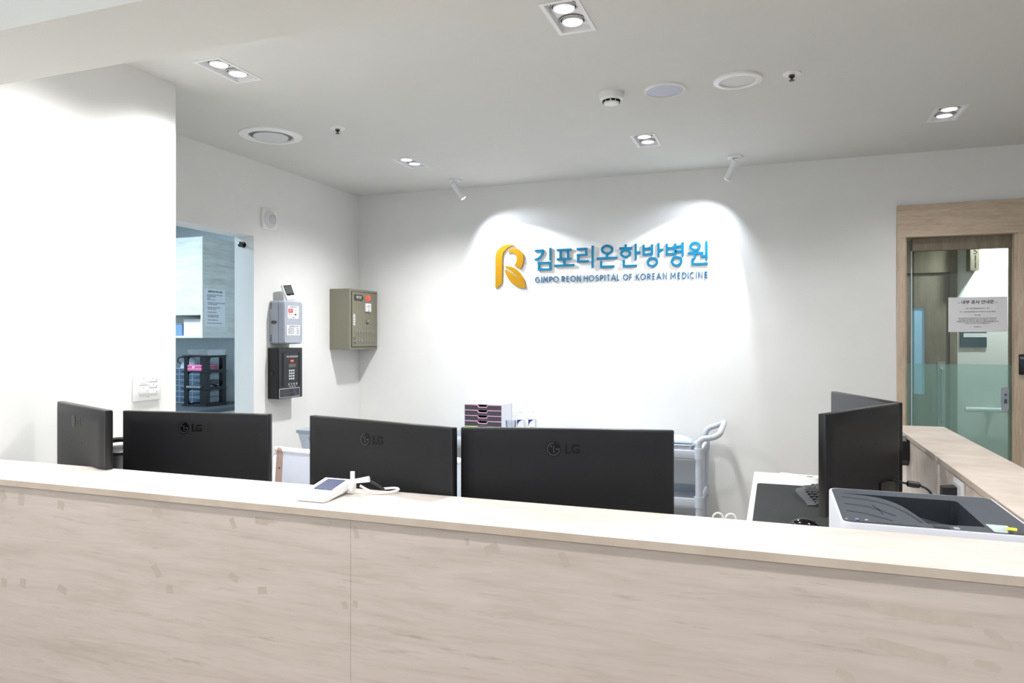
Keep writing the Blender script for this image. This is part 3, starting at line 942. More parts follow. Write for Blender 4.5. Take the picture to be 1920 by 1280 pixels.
random.seed(3)
for x, z, a, b, r in [(0.231, 0.962, 0.164, 0.022, 5), (0.345, 0.935, 0.05, 0.018, 35), (0.208, 0.896, 0.141, 0.022, 8), (0.330, 0.889, 0.040, 0.018, 8), (0.115, 0.838, 0.038, 0.017, 30)]:
    n_ = 22
    pts = [(a / 2 * (1 + random.uniform(-.12, .06)) * math.copysign(abs(math.cos(2 * PI * k / n_)) ** .6, math.cos(2 * PI * k / n_)), b / 2 * (1 + random.uniform(-.3, .15)) * math.copysign(abs(math.sin(2 * PI * k / n_)) ** .6, math.sin(2 * PI * k / n_))) for k in range(n_)]
    bm = prism(nb(), pts, 0, 0.00015, Matrix.Rotation(math.radians(r), 4, 'Y') @ MY.to_4x4())
    o = obj('stain_patch', bm, STAIN, fp2, label='faded brownish stain')
    o.location = (x + rx, YF + 0.007 + ry, z)

# ------------------------------------------------------------------ desks behind the counter
t = thing('front_desk', 'long white work desk hidden behind the front ledge under four monitors', 'desk', (-1.25, 1.98, 0))
obj('desk_top', box(nb(), -1.13, 1.13, -0.355, 0.36, 0.725, 0.75, 0.002), DESKW, t)
for x in (-1.11, 0, 1.11):
    obj('desk_leg', box(nb(), x - 0.012, x + 0.012, -0.33, 0.33, 0, 0.725), DESKW, t)
t = thing('side_desk', 'white side desk along the inside of the right counter', 'desk', (0.2, 2.79, 0))
obj('desk_top', box(nb(), -0.305, 0.303, -1.16, 1.14, 0.725, 0.75, 0.002), DESKW, t)
for y in (-1.14, 0.0, 1.12):
    obj('desk_leg', box(nb(), -0.29, 0.29, y - 0.012, y + 0.012, 0, 0.725), DESKW, t)
t = thing('desk_mat', 'black desk mat on the white side desk', 'desk mat', (0.11, 2.98, 0.75))
obj('mat_sheet', prism(nb(), rrect(-0.193, 0.19, -0.64, 0.63, 0.02), 0.0, 0.003), MATBLK, t)


# ------------------------------------------------------------------ monitors
def lg_logo(par, cx, cz, y):
    """round mark with two letters, in glossy black on the back cover"""
    M = Matrix.Translation((cx, y, cz)) @ MY.to_4x4()
    bm = nb()
    lathe(bm, [(0.0188, 0), (0.0188, 0.0009)], 40, M)
    o = obj('logo', bm, LOGOBLK, par, 30, label='glossy black round mark')
    bm = nb()
    ribbon(bm, ell(0, 0, 0.0152, 0.0152, 88, 350, 26)[:27], 0.0020, 0.0006, 0.0013, M)
    ribbon(bm, [(0.0055, 0.0002), (0.0160, 0.0002)], 0.0022, 0.0006, 0.0013, M)
    ribbon(bm, [(0.0005, 0.0085), (0.0005, -0.0075), (0.0042, -0.0075)], 0.0018, 0.0006, 0.0013, M)
    lathe(bm, [(0.0022, 0.0006), (0.0022, 0.0013)], 14, M @ Matrix.Translation((-0.0062, 0.0066, 0)))
    obj('logo_inlay', bm, LOGOGREY, o)
    text('logo_letters', 'LG', 0.0318, LOGOBLK, o, (cx + 0.0475, y, cz), MY, bold=0.0009, depth=0.0006)


def monitor(label, PLc, PRc, ztop, wd, ht, zdesk=0.75, flip=False, logo=True, ports=False):
    a, b = Vector(cw(*PLc)), Vector(cw(*PRc))
    mid = (a + b) / 2
    d = (b - a).normalized()
    rz = math.atan2(d.y, d.x)
    back = Vector((d.y, -d.x))
    # the pixel edge is the back cover's rim, the base stands under the stand neck
    t = thing('monitor', label, 'monitor', (mid.x, mid.y, zdesk), Euler((0, 0, rz)), group=None)
    zt = ztop - zdesk
    zb = zt - ht
    W = wd / 2
    bm = nb()
    bx = box(bm, -W, W, -0.010, 0.012, zb, zt, 0.003, 2)
    frame = obj('bezel', bm, MONS, t, 40)
    bm = nb()
    T = bmesh.new()
    o1 = [(-W + .001, -0.009, zb + .001), (W - .001, -0.009, zb + .001), (W - .001, -0.009, zt - .001), (-W + .001, -0.009, zt - .001)]
    ins = 0.030
    o2 = [(-W + ins, -0.018, zb + ins), (W - ins, -0.018, zb + ins), (W - ins, -0.018, zt - ins), (-W + ins, -0.018, zt - ins)]
    va, vb = [T.verts.new(p) for p in o1], [T.verts.new(p) for p in o2]
    for i in range(4):
        T.faces.new((va[i], va[(i + 1) % 4], vb[(i + 1) % 4], vb[i]))
    T.faces.new(vb)
    T.faces.new(list(reversed(va)))
    bmesh.ops.recalc_face_normals(T, faces=T.faces)
    bmesh.ops.bevel(T, geom=[e for e in T.edges if all(abs(v.co.y + 0.018) < 1e-5 for v in e.verts)], offset=0.010, segments=5, profile=0.5, affect='EDGES')
    merge(bm, T)
    bc = obj('back_cover', bm, MONB, t, 50)
    obj('screen', box(nb(), -W + .006, W - .006, 0.0121, 0.0135, zb + .014, zt - .006), SCREEN, t)
    for s in (-1, 1):
        for zz in ((zt - 0.113, zt - 0.213)):
            bm = nb()
            cyl(bm, (s * 0.05, -0.0182, zz), (s * 0.05, -0.0175, zz), 0.0033, seg=12)
            obj('screw_hole', bm, DARKGAP, bc)
    if logo:
        lg_logo(bc, -0.0300, zt - 0.0500, -0.0181)
    bm = nb()
    prism(bm, rrect(-0.03, 0.03, -0.046, -0.0182, 0.008), 0.006, zb + 0.028)
    obj('stand_neck', bm, MONS, t, 40)
    bm = nb()
    prism(bm, rrect(-0.11, 0.11, -0.105, 0.075, 0.03), 0, 0.008)
    obj('stand_base', bm, MONS, t, 40)
    if ports:
        bm = nb()
        box(bm, 0.085, 0.20, -0.022, -0.0175, zb + 0.012, zb + 0.055, 0.001)
        obj('port_recess', bm, BLACKGL, t)
    return t


m3 = monitor('black monitor seen from behind, the widest and nearest, right of the white signature pad', (-.1300, 1.862), (.4023, 1.7965), EYE - .2244, .537, .321)
m2 = monitor('black monitor seen from behind, right behind the white signature pad', (-.5807, 2.095), (-.1425, 1.795), EYE - .2183, .53, .321)
m1 = monitor('black monitor seen from behind, below the treatment room doorway', (-1.2914, 2.407), (-.7652, 2.2856), EYE - .2348, .54, .321)
m0 = monitor('black monitor seen from behind, leftmost, angled close to the left wall', (-1.578 + .03, 2.480 - .01), (-1.1906, 2.135), EYE - .209, .475, .318)
r1 = monitor('black monitor seen from behind at the right, standing behind the printer', (.8694, 2.025), (1.271, 2.385), EYE - .208, .535, .292, 0.753, logo=False, ports=True)
r2 = monitor('black monitor facing left, half hidden behind the one by the printer', (1.297, 2.425), (1.312, 2.93), EYE - .2095, .53, .30, 0.753, logo=False)

# cables at the right hand monitor
t = thing('monitor_cable', 'thick black cable with a ferrite bead by the right monitor', 'cable', (0.30, 2.45, 0.75))
P = [cw(1.19, 2.355), cw(1.215, 2.30), cw(1.245, 2.27), cw(1.275, 2.26), cw(1.30, 2.24), cw(1.305, 2.22)]
Z = [0.985, 0.982, 0.978, 0.975, 0.955, 0.90]
pts = [(p[0] - .30, p[1] - 2.45, z - .75) for p, z in zip(P, Z)]
bm = nb()
tube(bm, spline(pts + [(pts[-1][0] + .005, pts[-1][1], 0.08), (pts[-1][0] + .002, pts[-1][1] + .02, 0.004)], 7), 0.0035, 10)
obj('cord', bm, BLACK, t, 60)
bm = nb()
a, b = Vector(pts[2]), Vector(pts[3])
lathe(bm, [(0.004, -0.02), (0.0095, -0.016), (0.0105, 0), (0.0095, 0.016), (0.004, 0.02)], 18, Matrix.Translation((a + b) / 2) @ (b - a).to_track_quat('Z', 'Y').to_matrix().to_4x4())
obj('ferrite_bead', bm, BLACK, t, 50)
bm = nb()
q = Vector(pts[0])
dd = (Vector(pts[1]) - q).normalized()
cyl(bm, q - dd * 0.0, q + dd * 0.03, 0.009, 0.006)
obj('plug', bm, BLACK, t, 40)
t = thing('thin_cables', 'thin black wire loops behind the printer by the right monitor', 'cable', (0.33, 2.40, 0.75))
bm = nb()
for k in range(2):
    p0, p1, p2 = cw(1.235 + .01 * k, 2.33), cw(1.265 + .02 * k, 2.30), cw(1.30 + .022 * k, 2.28)
    tube(bm, spline([(p0[0] - .33, p0[1] - 2.40, 0.13), (p0[0] - .325, p0[1] - 2.40, 0.172), (p1[0] - .33, p1[1] - 2.40, 0.168 - .006 * k), (p2[0] - .33, p2[1] - 2.40, 0.12), (p2[0] - .33, p2[1] - 2.40, 0.003)], 7), 0.0018, 8)
obj('wire', bm, BLACK, t, 60)

# ------------------------------------------------------------------ printer
pr = thing('printer', 'slate grey laser printer with a light grey body behind the right ledge', 'printer', (0.307, 1.842, 0.75))
PW, PD, PH = 0.180, 0.188, 0.300
bm = nb()
outer = rrect(-PW, PW, -PD, PD, 0.022)
T = bmesh.new()
lv = [[T.verts.new((q[0], q[1], z)) for q in P_] for P_, z in ((outer, 0.0), (outer, PH - 0.004), (rrect(-PW + .002, PW - .002, -PD + .002, PD - .002, 0.022), PH - 0.0005),
                                                                (rrect(-PW + .006, PW - .006, -PD + .006, PD - .006, 0.020), PH - 0.0005), (rrect(-PW + .006, PW - .006, -PD + .006, PD - .006, 0.020), PH - 0.07))]
for a, b in zip(lv, lv[1:]):
    for i in range(len(a)):
        T.faces.new((a[i], a[(i + 1) % len(a)], b[(i + 1) % len(b)], b[i]))
T.faces.new(lv[0])
T.faces.new(lv[-1])
bmesh.ops.recalc_face_normals(T, faces=T.faces)
merge(bm, T)
obj('body', bm, PRNBODY, pr, 40)
inner = rrect(-PW + .0065, PW - .0065, -PD + .0065, PD - .0065, 0.0195)
# deck with a sunk output well
arc = [tuple(q)[:2] for q in spline([(-0.155, 0.124, 0), (-0.083, 0.099, 0), (-0.045, 0.039, 0), (-0.025, -0.05, 0), (-0.013, -0.146, 0)], 6)]
well = arc + [(0.093, -0.135), (0.093, 0.103)] + [(0.081 + 0.012 * math.cos(a), 0.105 + 0.012 * math.sin(a)) for a in (0.5, 1.0, PI / 2)]
deck = nb()
vo = [deck.verts.new((p[0], p[1], PH)) for p in inner]
vi = [deck.verts.new((p[0], p[1], PH)) for p in well]
eo = [deck.edges.new((vo[i], vo[(i + 1) % len(vo)])) for i in range(len(vo))]
ei = [deck.edges.new((vi[i], vi[(i + 1) % len(vi)])) for i in range(len(vi))]
bmesh.ops.triangle_fill(deck, use_beauty=True, edges=eo + ei)


def wz(p):      # the well floor slopes down to the right
    return PH - 0.002 - 0.055 * max(0.0, min(1.0, (p.x + 0.155) / 0.20))


lo = [deck.verts.new((v.co.x, v.co.y, PH - 0.03)) for v in vo]
for i in range(len(vo)):
    j = (i + 1) % len(vo)
    deck.faces.new((vo[i], vo[j], lo[j], lo[i]))
bmesh.ops.recalc_face_normals(deck, faces=deck.faces)
obj('top_deck', deck, PRNTOP, pr)
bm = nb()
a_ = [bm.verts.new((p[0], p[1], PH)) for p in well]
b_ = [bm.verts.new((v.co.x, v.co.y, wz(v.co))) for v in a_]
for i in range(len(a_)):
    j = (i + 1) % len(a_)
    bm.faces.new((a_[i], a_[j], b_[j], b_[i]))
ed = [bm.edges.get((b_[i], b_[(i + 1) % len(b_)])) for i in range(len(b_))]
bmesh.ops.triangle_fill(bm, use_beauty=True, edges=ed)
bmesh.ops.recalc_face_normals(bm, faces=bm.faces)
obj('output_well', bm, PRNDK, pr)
bm = nb()
for c_ in ([(-0.157, 0.075), (-0.10, 0.056), (-0.062, 0.012), (-0.036, -0.06), (-0.022, -0.14)], [(-0.158, 0.000), (-0.115, -0.016), (-0.088, -0.05), (-0.066, -0.093)], [(-0.159, -0.075), (-0.125, -0.092), (-0.098, -0.12), (-0.078, -0.143)]):
    sp_ = [tuple(q)[:2] for q in spline([(p[0], p[1], 0) for p in c_], 5)]
    ribbon(bm, sp_, 0.0065, PH - 0.001, PH + 0.0006)
ribbon(bm, [(-0.098, 0.005), (-0.090, -0.055), (-0.088, -0.085)], 0.004, PH - 0.001, PH + 0.0006)
obj('vent_slots', bm, PRNDK, pr)
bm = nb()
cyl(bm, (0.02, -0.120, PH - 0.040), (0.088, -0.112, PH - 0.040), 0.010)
obj('well_shade_roller', bm, BLACK, pr, 40)  # black cylinder put in for the dark shade inside the output well
bm = nb()
prism(bm, rrect(-0.172, -0.03, -0.178, -0.152, 0.005), PH, PH + 0.001)
cp = obj('control_panel', bm, PRNTOP, pr)
for i in range(3):
    for j in range(4):
        obj('key', box(nb(), -0.108 + j * .013, -0.1015 + j * .013, -0.1755 + i * .0078, -0.1705 + i * .0078, PH + .001, PH + .0018, 0.0004), LCDD, cp)
for x, y, m_ in ((-0.166, -0.160, STEEL), (-0.146, -0.158, GREYBOX), (-0.128, -0.160, GREYBOX), (-0.146, -0.170, NAVY)):
    bm = nb()
    lathe(bm, [(0.0038, 0), (0.0034, 0.0014)], 16, Matrix.Translation((x, y, PH + .001)))
    obj('button', bm, m_, cp, 40)
obj('display', box(nb(), -0.006, 0.022, -0.178, -0.158, PH, PH + .0012), PRNDK, pr)
obj('badge_plate', box(nb(), 0.030, 0.040, -0.176, -0.160, PH, PH + .0008), GREYBOX, pr)
obj('side_line', box(nb(), -0.147, -0.1455, -PD - .0008, -PD + .002, 0.02, PH - 0.016), PRNDK, pr)
t = thing('clear_card', 'clear plastic card lying on the printer corner', 'card', (0.307 + 0.125, 1.842 - 0.145, 0.75 + PH))
bm = prism(nb(), [(-0.027, 0.034), (0.020, 0.030), (0.026, -0.034), (-0.027, -0.034)], 0.0002, 0.0012)
obj('card_sheet', bm, glass_mat('clear_sheet', (205, 212, 216), 1.2, film=0.30, filmcol=(170, 178, 186)), t)
t = thing('sticky_note', 'small yellow sticky note on the clear card', 'sticky note', (0.307 + 0.136, 1.842 - 0.142, 0.75 + PH + .0013))
obj('note_sheet', box(nb(), -0.009, 0.009, -0.011, 0.011, 0, 0.0008, M=Matrix.Rotation(-0.25, 4, 'Z')), YELLOW, t)

# outlet with a black adapter on the inner face of the right counter
XP = XI + 0.008
t = thing('wall_outlet', 'white outlet plate inside the right counter behind the printer', 'outlet', (XP, 2.44, 0.945))
obj('plate', box(nb(), -0.009, 0, -0.06, 0.05, 0, 0.075, 0.003), WHITE, t, 40)
obj('socket', box(nb(), -0.010, -0.009, -0.045, 0.035, 0.012, 0.062, 0.0004), OFFW, t)
t = thing('power_adapter', 'black plug adapter in the white outlet behind the printer', 'adapter', (XP - 0.0102, 2.455, 0.977))
bm = nb()
frustum(bm, (-0.024, 0.024, -0.021, 0.021), (-0.019, 0.019, -0.017, 0.017), 0, 0.036, (MXN.to_4x4()))
obj('adapter_body', bm, BLACK, t)
obj('adapter_pins', box(nb(), 0, 0.001, -0.02, 0.02, -0.012, 0.012), BLACK, t)
t = thing('sensor_box', 'black faceted box mounted inside the far right counter', 'sensor', (XP, 3.32, 0.925))
bm = nb()
prism(bm, [(-0.07, 0.018), (-0.045, 0.0), (0.0, -0.008), (0.030, 0.018), (0.030, 0.095), (-0.01, 0.112), (-0.07, 0.095)], 0.0, 0.068, MXN.to_4x4())
obj('housing', bm, BLACK, t)
obj('front_face', box(nb(), -0.070, -0.068, -0.005, 0.06, 0.028, 0.086), SLATE, t)

# ------------------------------------------------------------------ side desk things
kb = thing('keyboard', 'dark grey curved keyboard on the black desk mat', 'keyboard', (0.175, 3.39, 0.753))


def kx(u, v):  # u along length -.5...5, v depth 0..1 : wave shaped plan
    bend = 0.020 * math.cos(2 * PI * u) * (1 - v * 0.5)
    return (-0.075 + bend * -1 + 0.15 * v, 0.43 * u)


bm = nb()
NU, NV = 28, 4
g = [[bm.verts.new((*kx(i / NU - .5, j / NV), 0.012 + 0.014 * (j / NV) + 0.008 * math.cos(2 * PI * (i / NU - .5)))) for j in range(NV + 1)] for i in range(NU + 1)]
g2 = [[bm.verts.new((*kx(i / NU - .5, j / NV), 0.0)) for j in range(NV + 1)] for i in range(NU + 1)]
for i in range(NU):
    for j in range(NV):
        bm.faces.new((g[i][j], g[i + 1][j], g[i + 1][j + 1], g[i][j + 1]))
        bm.faces.new((g2[i][j], g2[i][j + 1], g2[i + 1][j + 1], g2[i + 1][j]))
    bm.faces.new((g[i][0], g2[i][0], g2[i + 1][0], g[i + 1][0]))
    bm.faces.new((g[i][NV], g[i + 1][NV], g2[i + 1][NV], g2[i][NV]))
for j in range(NV):
    bm.faces.new((g[0][j], g[0][j + 1], g2[0][j + 1], g2[0][j]))
    bm.faces.new((g[NU][j], g2[NU][j], g2[NU][j + 1], g[NU][j + 1]))
bmesh.ops.recalc_face_normals(bm, faces=bm.faces)
obj('case', bm, KEYS, kb, 40)
for r in range(5):
    for c_ in range(13):
        u, v = (c_ + 0.5) / 13 - .5, 0.30 + 0.135 * r
        x, y = kx(u, v)
        z = 0.012 + 0.014 * v + 0.008 * math.cos(2 * PI * u)
        o = obj('key', box(nb(), -0.0085, 0.0085, -0.0145, 0.0145, -0.002, 0.006, 0.002, 1), BLACK if (r + c_) % 9 else KEYS, kb)
        o.location = (x, y, z)
t = thing('mouse', 'black computer mouse on the mat beside the printer', 'mouse', (0.10, 2.80, 0.753))
bm = nb()
T = bmesh.new()
bmesh.ops.create_uvsphere(T, u_segments=24, v_segments=12, radius=1)
bmesh.ops.scale(T, vec=(0.056, 0.033, 0.036), verts=T.verts)
for v in T.verts:
    v.co.z = max(0, v.co.z)
    if v.co.x > 0:
        v.co.z *= 1 - 0.35 * (v.co.x / 0.056)
merge(bm, T)
ms = obj('shell', bm, BLACKGL, t, 60)
obj('wheel', box(nb(), 0.020, 0.034, -0.003, 0.003, 0.020, 0.031, 0.002), KEYS, ms)
t = thing('remote_control', 'white remote control with a grey window on the white desk', 'remote control', (0.105, 3.775, 0.75), Euler((0, 0, -0.42)))
bm = nb()
prism(bm, rrect(-0.095, 0.095, -0.023, 0.023, 0.018), 0.0, 0.022)
obj('case', bm, WHITE, t, 30)
obj('display', box(nb(), 0.040, 0.066, -0.014, 0.014, 0.022, 0.0228), LCD, t)
for k in range(4):
    bm = nb()
    lathe(bm, [(0.004, 0), (0.0035, 0.0015)], 12, Matrix.Translation((-0.075 + 0.022 * k, 0.004 * (-1) ** k, 0.022)))
    obj('button', bm, OFFW, t)
obj('emitter', box(nb(), 0.0952, 0.0962, -0.005, 0.005, 0.008, 0.016), DARKGAP, t)

# ------------------------------------------------------------------ things between and behind the front monitors
p = cw(-1.383, 2.56)
t = thing('air_pot', 'stainless steel air pot with black lid between the two left monitors', 'thermos', (p[0], p[1], 0.75))
bm = nb()
lathe(bm, [(0.066, 0.0), (0.069, 0.004), (0.069, 0.280)], 40)
obj('steel_body', bm, STEEL, t, 40)
bm = nb()
lathe(bm, [(0.072, 0.280), (0.073, 0.290), (0.066, 0.298), (0.04, 0.303), (0.02, 0.304)], 40)
obj('lid', bm, BLACK, t, 40)
bm = nb()
T = Matrix.Rotation(YAW, 4, 'Z')
hp = [T @ Vector(q) for q in ((-0.07, 0, 0.315), (-0.04, 0, 0.323), (0.0, 0, 0.327), (0.028, 0, 0.322))]
tube(bm, spline(hp, 6), 0.009, 10)
box(bm, 0.010, 0.036, -0.012, 0.012, 0.300, 0.326, 0.004, M=T)
box(bm, -0.082, -0.066, -0.010, 0.010, 0.285, 0.318, 0.004, M=T)
obj('handle', bm, BLACK, t, 50)

p = cw(-0.770, 2.345)
t = thing('pen_cup', 'white pen cup on the desk behind the second monitor', 'cup', (p[0], p[1], 0.75))
bm = nb()
lathe(bm, [(0.036, 0.0), (0.038, 0.095), (0.035, 0.095), (0.033, 0.006), (0.001, 0.005)], 28)
obj('cup_wall', bm, WHITE, t, 40)
t = thing('plastic_ruler', 'brownish clear plastic ruler standing upright beside a monitor', 'ruler', (p[0], p[1], 0.757), Euler((0, 0.05, YAW)))
bm = nb()
prism(bm, [(-0.010, 0), (0.011, 0), (0.011, 0.305), (0.004, 0.322), (-0.006, 0.326), (-0.010, 0.318)], -0.0012, 0.0012, MY.to_4x4())
obj('strip', bm, AMBER, t)
bm = nb()
for k in range(26):
    box(bm, -0.0095, -0.0095 + (0.008 if k % 5 == 0 else 0.004), -0.0018, -0.0013, 0.04 + k * .01, 0.0408 + k * .01)
for k in range(5):
    box(bm, -0.001, 0.004, -0.0018, -0.0013, 0.055 + k * .05, 0.061 + k * .05)
obj('scale_marks', bm, INKG, t)


def chair(label, loc, rz):
    t = thing('office_chair', label, 'chair', loc, Euler((0, 0, rz)), group='white mesh office chairs')
    # back faces -y locally (towards the camera) ; seat to +y
    def bp(u, v):
        x = (0.205 + 0.02 * v) * u
        return (x, -0.02 + 0.05 * u * u - 0.03 * math.sin(PI * v), 0.52 + 0.44 * v)
    bm = nb()
    N, K = 14, 14
    A = [[bm.verts.new(bp(-1 + 2 * i / N, j / K)) for j in range(K + 1)] for i in range(N + 1)]
    B = [[bm.verts.new((lambda q: (q[0], q[1] + 0.012, q[2]))(bp(-1 + 2 * i / N, j / K))) for j in range(K + 1)] for i in range(N + 1)]
    for i in range(N):
        for j in range(K):
            bm.faces.new((A[i][j], A[i + 1][j], A[i + 1][j + 1], A[i][j + 1]))
            bm.faces.new((B[i][j], B[i][j + 1], B[i + 1][j + 1], B[i + 1][j]))
    bmesh.ops.recalc_face_normals(bm, faces=bm.faces)
    obj('mesh_back', bm, MESHW, t, 60)
    bm = nb()
    loop = [bp(-1 + 2 * i / N, 1) for i in range(N + 1)] + [bp(1, 1 - j / K) for j in range(1, K + 1)] + [bp(1 - 2 * i / N, 0) for i in range(1, N + 1)] + [bp(-1, j / K) for j in range(1, K)]
    tube(bm, [(q[0], q[1] + 0.006, q[2]) for q in loop], 0.013, 10, closed=True)
    obj('back_frame', bm, CHAIRW, t, 60)
    bm = nb()
    tube(bm, spline([(0, -0.05, 0.80), (0, -0.06, 0.62), (0, -0.03, 0.48), (0, 0.08, 0.43), (0, 0.2, 0.43)], 6), 0.018, 10)
    tube(bm, [(-0.10, -0.045, 0.80), (0, -0.05, 0.80), (0.10, -0.045, 0.80)], 0.010, 8)
    obj('back_support', bm, CHAIRW, t, 60)
    obj('seat', box(nb(), -0.23, 0.23, 0.02, 0.47, 0.44, 0.50, 0.025, 4), MESHW, t, 50)
    for s in (-1, 1):
        bm = nb()
        tube(bm, spline([(s * .22, 0.24, 0.45), (s * .27, 0.24, 0.50), (s * .275, 0.22, 0.62), (s * .275, 0.15, 0.67)], 6), 0.013, 8)
        box(bm, s * .275 - .03, s * .275 + .03, 0.02, 0.27, 0.67, 0.695, 0.01)
        obj('armrest', bm, CHAIRW, t, 50)
    bm = nb()
    cyl(bm, (0, 0.24, 0.10), (0, 0.24, 0.44), 0.026)
    obj('gas_column', bm, STEEL, t, 40)
    bm = nb()
    for k in range(5):
        a = 2 * PI * k / 5
        tube(bm, [(0, 0.24, 0.10), (0.29 * math.cos(a), 0.24 + 0.29 * math.sin(a), 0.068)], 0.018, 8)
    obj('star_base', bm, CHAIRW, t, 50)
    for k in range(5):
        a = 2 * PI * k / 5
        bm = nb()
        c0 = Vector((0.29 * math.cos(a), 0.24 + 0.29 * math.sin(a), 0.03))
        cyl(bm, c0 + Vector((-0.018, 0, 0)), c0 + Vector((0.018, 0, 0)), 0.03)
        tube(bm, [c0, c0 + Vector((0, 0, 0.035))], 0.008, 8)
        obj('caster', bm, BLACK, t, 40)
    return t


chair('white mesh office chair left of the monitor behind the signature pad', (-1.80, 2.56, 0), 0.06)
chair('white mesh office chair glimpsed in the gap between the two nearest monitors', (-1.02, 2.52, 0), -0.25)

# white cable loops rising just behind the front ledge
t = thing('white_cable', 'white cable loops sticking up behind the counter near the trolley', 'cable', (-0.165, 1.76, 0.75))
bm = nb()
for k, dx in enumerate((0.0, 0.030)):
    c0 = Vector(cw(0.485 + dx, 1.70)) - Vector((-0.165, 1.76))
    ring = [(c0.x + CC * 0.0125 * math.cos(a), c0.y + CS * 0.0125 * math.cos(a), 0.2595 - 0.002 * k + 0.013 * math.sin(a)) for a in [PI * i / 12 for i in range(13)]]
    tube(bm, [(ring[0][0], ring[0][1], 0.003)] + ring + [(ring[-1][0], ring[-1][1], 0.003)], 0.0022, 8)
obj('cord', bm, WHITE, t, 60)

# ------------------------------------------------------------------ signature pad on the ledge
t = thing('signature_pad', 'white signature pad with a blue grey screen on the front ledge', 'signature pad', (-1.040, 1.505, CT), Euler((0, 0, 0.0)))
Rt = Matrix.Rotation(0.0, 4, 'Z')
bm = nb()
prof = [(-0.062, 0.002), (-0.060, 0.010), (-0.02, 0.016), (0.0, 0.022), (0.062, 0.034), (0.066, 0.030), (0.066, 0.022), (0.02, 0.008), (-0.05, 0.001)]
poly = [(p_[0], p_[1]) for p_ in prof]
prism(bm, poly, -0.040, 0.040, Matrix(((0, 0, 1, 0), (1, 0, 0, 0), (0, 1, 0, 0), (0, 0, 0, 1))))
obj('case', bm, WHITE, t, 35)
sl = math.atan2(0.012, 0.062)
bm = nb()
box(bm, -0.026, 0.026, -0.032, 0.032, 0, 0.0008, M=Matrix.Translation((0.0, 0.022, 0.0266)) @ Matrix.Rotation(sl, 4, 'X'))
obj('screen', bm, PADSCR, t)
bm = nb()
box(bm, -0.028, 0.028, 0.02, 0.064, 0.0, 0.024, 0.004)
obj('rear_foot', bm, WHITE, t, 40)
bm = nb()
cyl(bm, (0.046, 0.052, 0.012), (0.046, 0.052, 0.056), 0.0058)
box(bm, 0.034, 0.052, 0.04, 0.062, 0.008, 0.030, 0.003)
obj('pen_holder', bm, WHITE, t, 40)
t = thing('stylus_pen', 'white stylus lying in the holder of the signature pad', 'stylus', (-0.965, 1.555, CT + 0.034), Euler((0, 0, 0.0)))
bm = nb()
cyl(bm, (-0.018, -0.006, 0.0), (0.018, 0.004, 0.006), 0.0055, 0.0075)
obj('barrel', bm, WHITE, t, 40)
t = thing('pad_cable', 'white cable looping from the signature pad along the ledge', 'cable', (-0.95, 1.56, CT))
bm = nb()
tube(bm, spline([(-0.025, 0.0, 0.022), (-0.005, 0.008, 0.010), (0.02, 0.012, 0.004), (0.048, 0.026, 0.006), (0.062, 0.040, 0.010), (0.048, 0.046, 0.012), (0.018, 0.035, 0.010)], 8), 0.003, 10)
obj('cord', bm, WHITE, t, 60)
bm = nb()
tube(bm, spline([(0.000, 0.010, 0.032), (0.018, 0.016, 0.022), (0.032, 0.022, 0.011)], 6), 0.0032, 8)
obj('dark_cord', bm, BLACK, t, 60, label='short black cord')

# ------------------------------------------------------------------ trolleys at the back wall
def trolley(label, loc, handle=True):
    """local origin at the centre of the footprint ; 0.80 x 0.42"""
    t = thing('utility_trolley', label, 'trolley', loc, group='grey utility trolleys')
    X, Y = 0.40, 0.215
    for z0, z1 in ((0.745, 0.800), (0.470, 0.526), (0.16, 0.215)):
        bm = nb()
        box(bm, -X, X, -Y, Y, z0, z0 + 0.012, 0.004)
        for a in ((-X, X, -Y, -Y + .02), (-X, X, Y - .02, Y), (-X, -X + .02, -Y, Y), (X - .02, X, -Y, Y)):
            box(bm, a[0], a[1], a[2], a[3], z0, z1, 0.006)
        obj('tray', bm, TROLLEY, t, 40)
    for sx in (-1, 1):
        for sy in (-1, 1):
            bm = nb()
            x, y = sx * (X - .012), sy * (Y - .012)
            cyl(bm, (x, y, 0.06), (x, y, 0.81), 0.0205)
            for z in (0.475, 0.75, 0.165):
                cyl(bm, (x, y, z), (x, y, z + .062), 0.0265)
            obj('post', bm, TROLLEY, t, 40)
            bm = nb()
            cyl(bm, (x - .012, y, 0.035), (x + .012, y, 0.035), 0.035)
            cyl(bm, (x, y, 0.03), (x, y, 0.07), 0.01)
            obj('caster', bm, BLACK, t, 40)
    obj('end_panel', box(nb(), X - .022, X - .012, -Y + .03, Y - .03, 0.21, 0.75), TROLLEY, t)
    if handle:
        bm = nb()
        x, y = X - .012, Y - .012
        tube(bm, spline([(x, -y, 0.80), (x, -y, 0.840), (x + .022, -y, 0.866), (x + .075, -y + .01, 0.876), (x + .108, -y + .04, 0.893), (x + .118, -y + .10, 0.916), (x + .118, y - .10, 0.930), (x + .108, y - .04, 0.922),
                         (x + .075, y - .01, 0.905), (x + .022, y, 0.882), (x, y, 0.85), (x, y, 0.80)], 8), 0.0165, 14)
        obj('push_handle', bm, TROLLEY, t, 60)
    return t


trolley('pale grey plastic trolley with a push handle at the back wall', (-0.80, 4.43, 0))
trolley('pale grey trolley at the back wall under the drawer organizer', (-1.78, 4.43, 0), handle=False)

